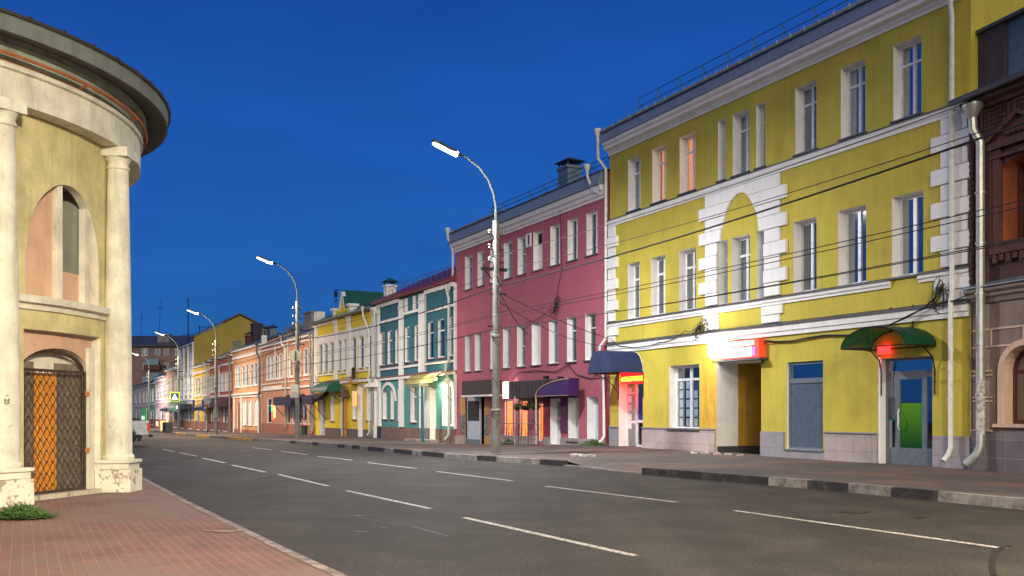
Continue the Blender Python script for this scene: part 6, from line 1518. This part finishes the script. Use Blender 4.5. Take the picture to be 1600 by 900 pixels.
for px, py, rr_, lab in ((808.5, 637.5, .17, 'leftmost and smallest hanging flower basket under the timber fascia'), (822, 634, .30, 'widest hanging flower basket, in the middle under the timber fascia'), (836, 637, .17, 'right hanging flower basket touching the ochre post')):
    w = .8; q = FP.world(FP.u(px, w), w, FP.z(px, py, w)); T = thing('hanging_basket', lab, 'flower basket', q, 0, 'hanging baskets of the crimson shopfront')
    s = MB(); leaves(s, (0, 0, .05), rr_*1.25, 260, .04, rg, .8); s.build('foliage', [M_l1, M_l2], T)
    MB().lathe([(0, -rr_*.7), (rr_*.5, -rr_*.6), (rr_*.8, 0), (rr_*.75, 0), (0, -.1)], 14).build('basket', M_iron, T)
def weeds(x, y, z, R, n, label, h=.14):
    s = MB(); 
    for _ in range(n):
        a = rg.uniform(0, 6.28); r = R*rg.random()**.6; bx, by = x+r*math.cos(a), y+r*.6*math.sin(a); hh = h*rg.uniform(.3, 1.2)*(1.15-r/R)
        dx, dy = rg.gauss(0, .05), rg.gauss(0, .05); s.mi = rg.choice((0, 1, 1)); w = .010+.012*rg.random()
        s.poly([(bx-w, by, z), (bx+w, by, z), (bx+dx+w*.6, by+dy, z+hh*.7), (bx+dx*1.8, by+dy*1.8, z+hh)])
        if rg.random() < .7: s.poly([(bx+dx, by+dy, z+hh*.6), (bx+dx+.03, by+dy+.01, z+hh*.75), (bx+dx+.055, by+dy, z+hh*.6), (bx+dx+.03, by+dy-.012, z+hh*.55)])
    return tag(s.build('weed_clump', [M_l1, M_l2]), label, 'weeds')
g = gpt(28, 815); weeds(g[0], g[1]+.15, .03, .34, 1200, 'green weed clump growing at the foot of the left rotunda pedestal', .2)
q = FP.world(FP.len-.4, .3, 0); weeds(q[0], q[1], .12, .6, 700, 'dark weeds at the foot of the corner drainpipe beside the blue-awning door', .3)
q = FP.world(FP.u(803), .25, 0); weeds(q[0], q[1], -.05, .35, 300, 'small weeds under the lit shop window of the crimson house', .35)
# broken kerb stones before the passage
s = MB(); c = gpt(1075, 716)
for k in range(9): 
    x, y = FY.world(FY.u(1068+k*9, 1.2), .8+.2*(k % 2), 0)[:2]; b = rg.uniform(.08, .16); s.box(x-b, x+b, y-b*.7, y+b*.7, .1, .19+.05*rg.random())
tag(s.build('broken_stones', worn('rubble', (.55, .50, .46), (.25, .2, .18), .5, 8), bevel=.03), 'row of broken pale stones at the edge of the passage entrance', 'rubble')
s = MB()
for k in range(10):
    p = atline(KP, tparam(gpt(912, 727))); x = p[0]+.5+.28*k*(-.2)+.12*k; y = p[1]+2.6-.05*k; b = rg.uniform(.06, .12); s.box(x-b, x+b, y-b, y+b, .05, .2+.04*rg.random())
tag(s.build('broken_kerb', MATS['rubble'], bevel=.02), 'crumbling pale kerb fragments at the mouth of the driveway', 'rubble')
# green litter bin at salmon house
w = .6; q = FO.world(FO.u(475.5, w), w, -.35); T = thing('litter_bin', 'small dark green litter bin before the salmon house', 'bin', q, FO.rz)
MB().lathe([(0, 0), (.2, 0), (.24, .75), (.22, .75), (.19, .05), (0, .05)], 16).build('bin_body', plain('bin_green', (.01, .07, .05), .5), T); MB().lathe([(.25, .75), (.25, .80), (0, .84)], 16).build('bin_rim', M_iron, T)
# white pickup
x, y, z = gpt(236.5, 697); x -= .1; T = thing('pickup_truck', 'white pickup truck parked across the road end, only its tail showing past the rotunda', 'truck', (x, y, z), rad(200))
M_car = plain('white_car_paint', (.50, .52, .54), .25); M_tyre = plain('tyre_rubber', (.012, .012, .013), .8)
def sideprof(wy): return None
wx = (.95, 4.0)
def arch_cut(x0, x1, zbot, ztop, centers, r=.44, n=8):
    pts = [(x0, zbot)]
    for c in centers:
        if x0 < c-r and c+r < x1: pts += [(c-r*math.cos(math.pi*i/n), zbot+r*.95*math.sin(math.pi*i/n)) for i in range(n+1)]
    pts += [(x1, zbot), (x1, ztop), (x0, ztop)]; return pts
s = MB(); s.prism(arch_cut(0.02, 2.0, .50, 1.14, [wx[0]]), -.9, .9, 'y'); BD = s.build('bed', M_car, T, bevel=.04)
s = MB(); s.prism([(2.03, .45), (3.4, .45), *[(wx[1]-.46*math.cos(math.pi*i/8), .45+.42*math.sin(math.pi*i/8)) for i in range(9)], (5.15, .45), (5.2, .95), (4.9, 1.08), (3.85, 1.16), (3.2, 1.72), (2.25, 1.74), (2.03, 1.16)], -.9, .9, 'y'); s.build('cab', M_car, T, bevel=.06)
s = MB()
for sg in (-.905, .905): s.prism([(2.3, 1.2), (3.65, 1.2), (3.12, 1.65), (2.4, 1.66)], sg-.004*(1 if sg > 0 else -1), sg+.003*(1 if sg > 0 else -1), 'y')
s.build('side_glass', M_dark, T)
for x_ in wx:
    for sg in (-.82, .82):
        R = Matrix.Translation((x_, sg, .37)) @ Matrix.Rotation(rad(90), 4, 'X')
        o = MB().lathe([(.20, -.11), (.34, -.11), (.37, -.08), (.37, .08), (.34, .11), (.20, .11)], 24).move(R).build('tyre', M_tyre, T); MB().lathe([(0, -.09), (.2, -.1), (.2, .1), (0, .09)], 20).move(R).build('rim', M_arm, o)
for sg in (-.82, .82): MB().box(-.02, .08, sg-.08, sg+.08, .72, 1.05).build('tail_light', emit('tail_red', (.6, .02, .02), .3), T)
MB().box(-.16, .02, -.85, .85, .42, .55).box(.35, .5, -.9, .9, .25, .55).build('rear_bumper', M_iron, T)
MB().box(.3, 4.9, -.5, .5, .38, .52).build('chassis', M_iron, T)
# small clutter before the far shops: stands and boxes
for i, (px, py, Yd, col, lab) in enumerate(((272, 668, 96, (1, .5, .2), 'glowing orange display box on the pavement near the peach house'),)):
    x, y, z = P3(px-18, py, Yd); T = thing('display_box', lab, 'display box', (x, y, z-.3), FS.rz); MB().box(-.3, .3, -.2, .2, 0, 1.0).build('lit_body', emit('amber_box', col, .8), T); MB().box(-.34, .34, -.24, .24, 1.002, 1.06).build('lid', M_iron, T)
x, y, z = P3(262, 680, 88); T = thing('metal_planter', 'low grey slatted planter on the far pavement beneath the sage awning', 'planter', (x, y, zroad(y)+.12), FS.rz)
s = MB()
for k in range(4): s.box(-1.2, 1.2, -.3, -.27, .1+k*.2, .24+k*.2)
s.box(-1.22, -1.1, -.32, .3, 0, .95).box(1.1, 1.22, -.32, .3, 0, .95); s.build('slats', M_arm, T)
s = MB(); leaves(s, (0, 0, .9), .45, 120, .08, rg, .4); s.build('foliage', [M_l1, M_l2], T)
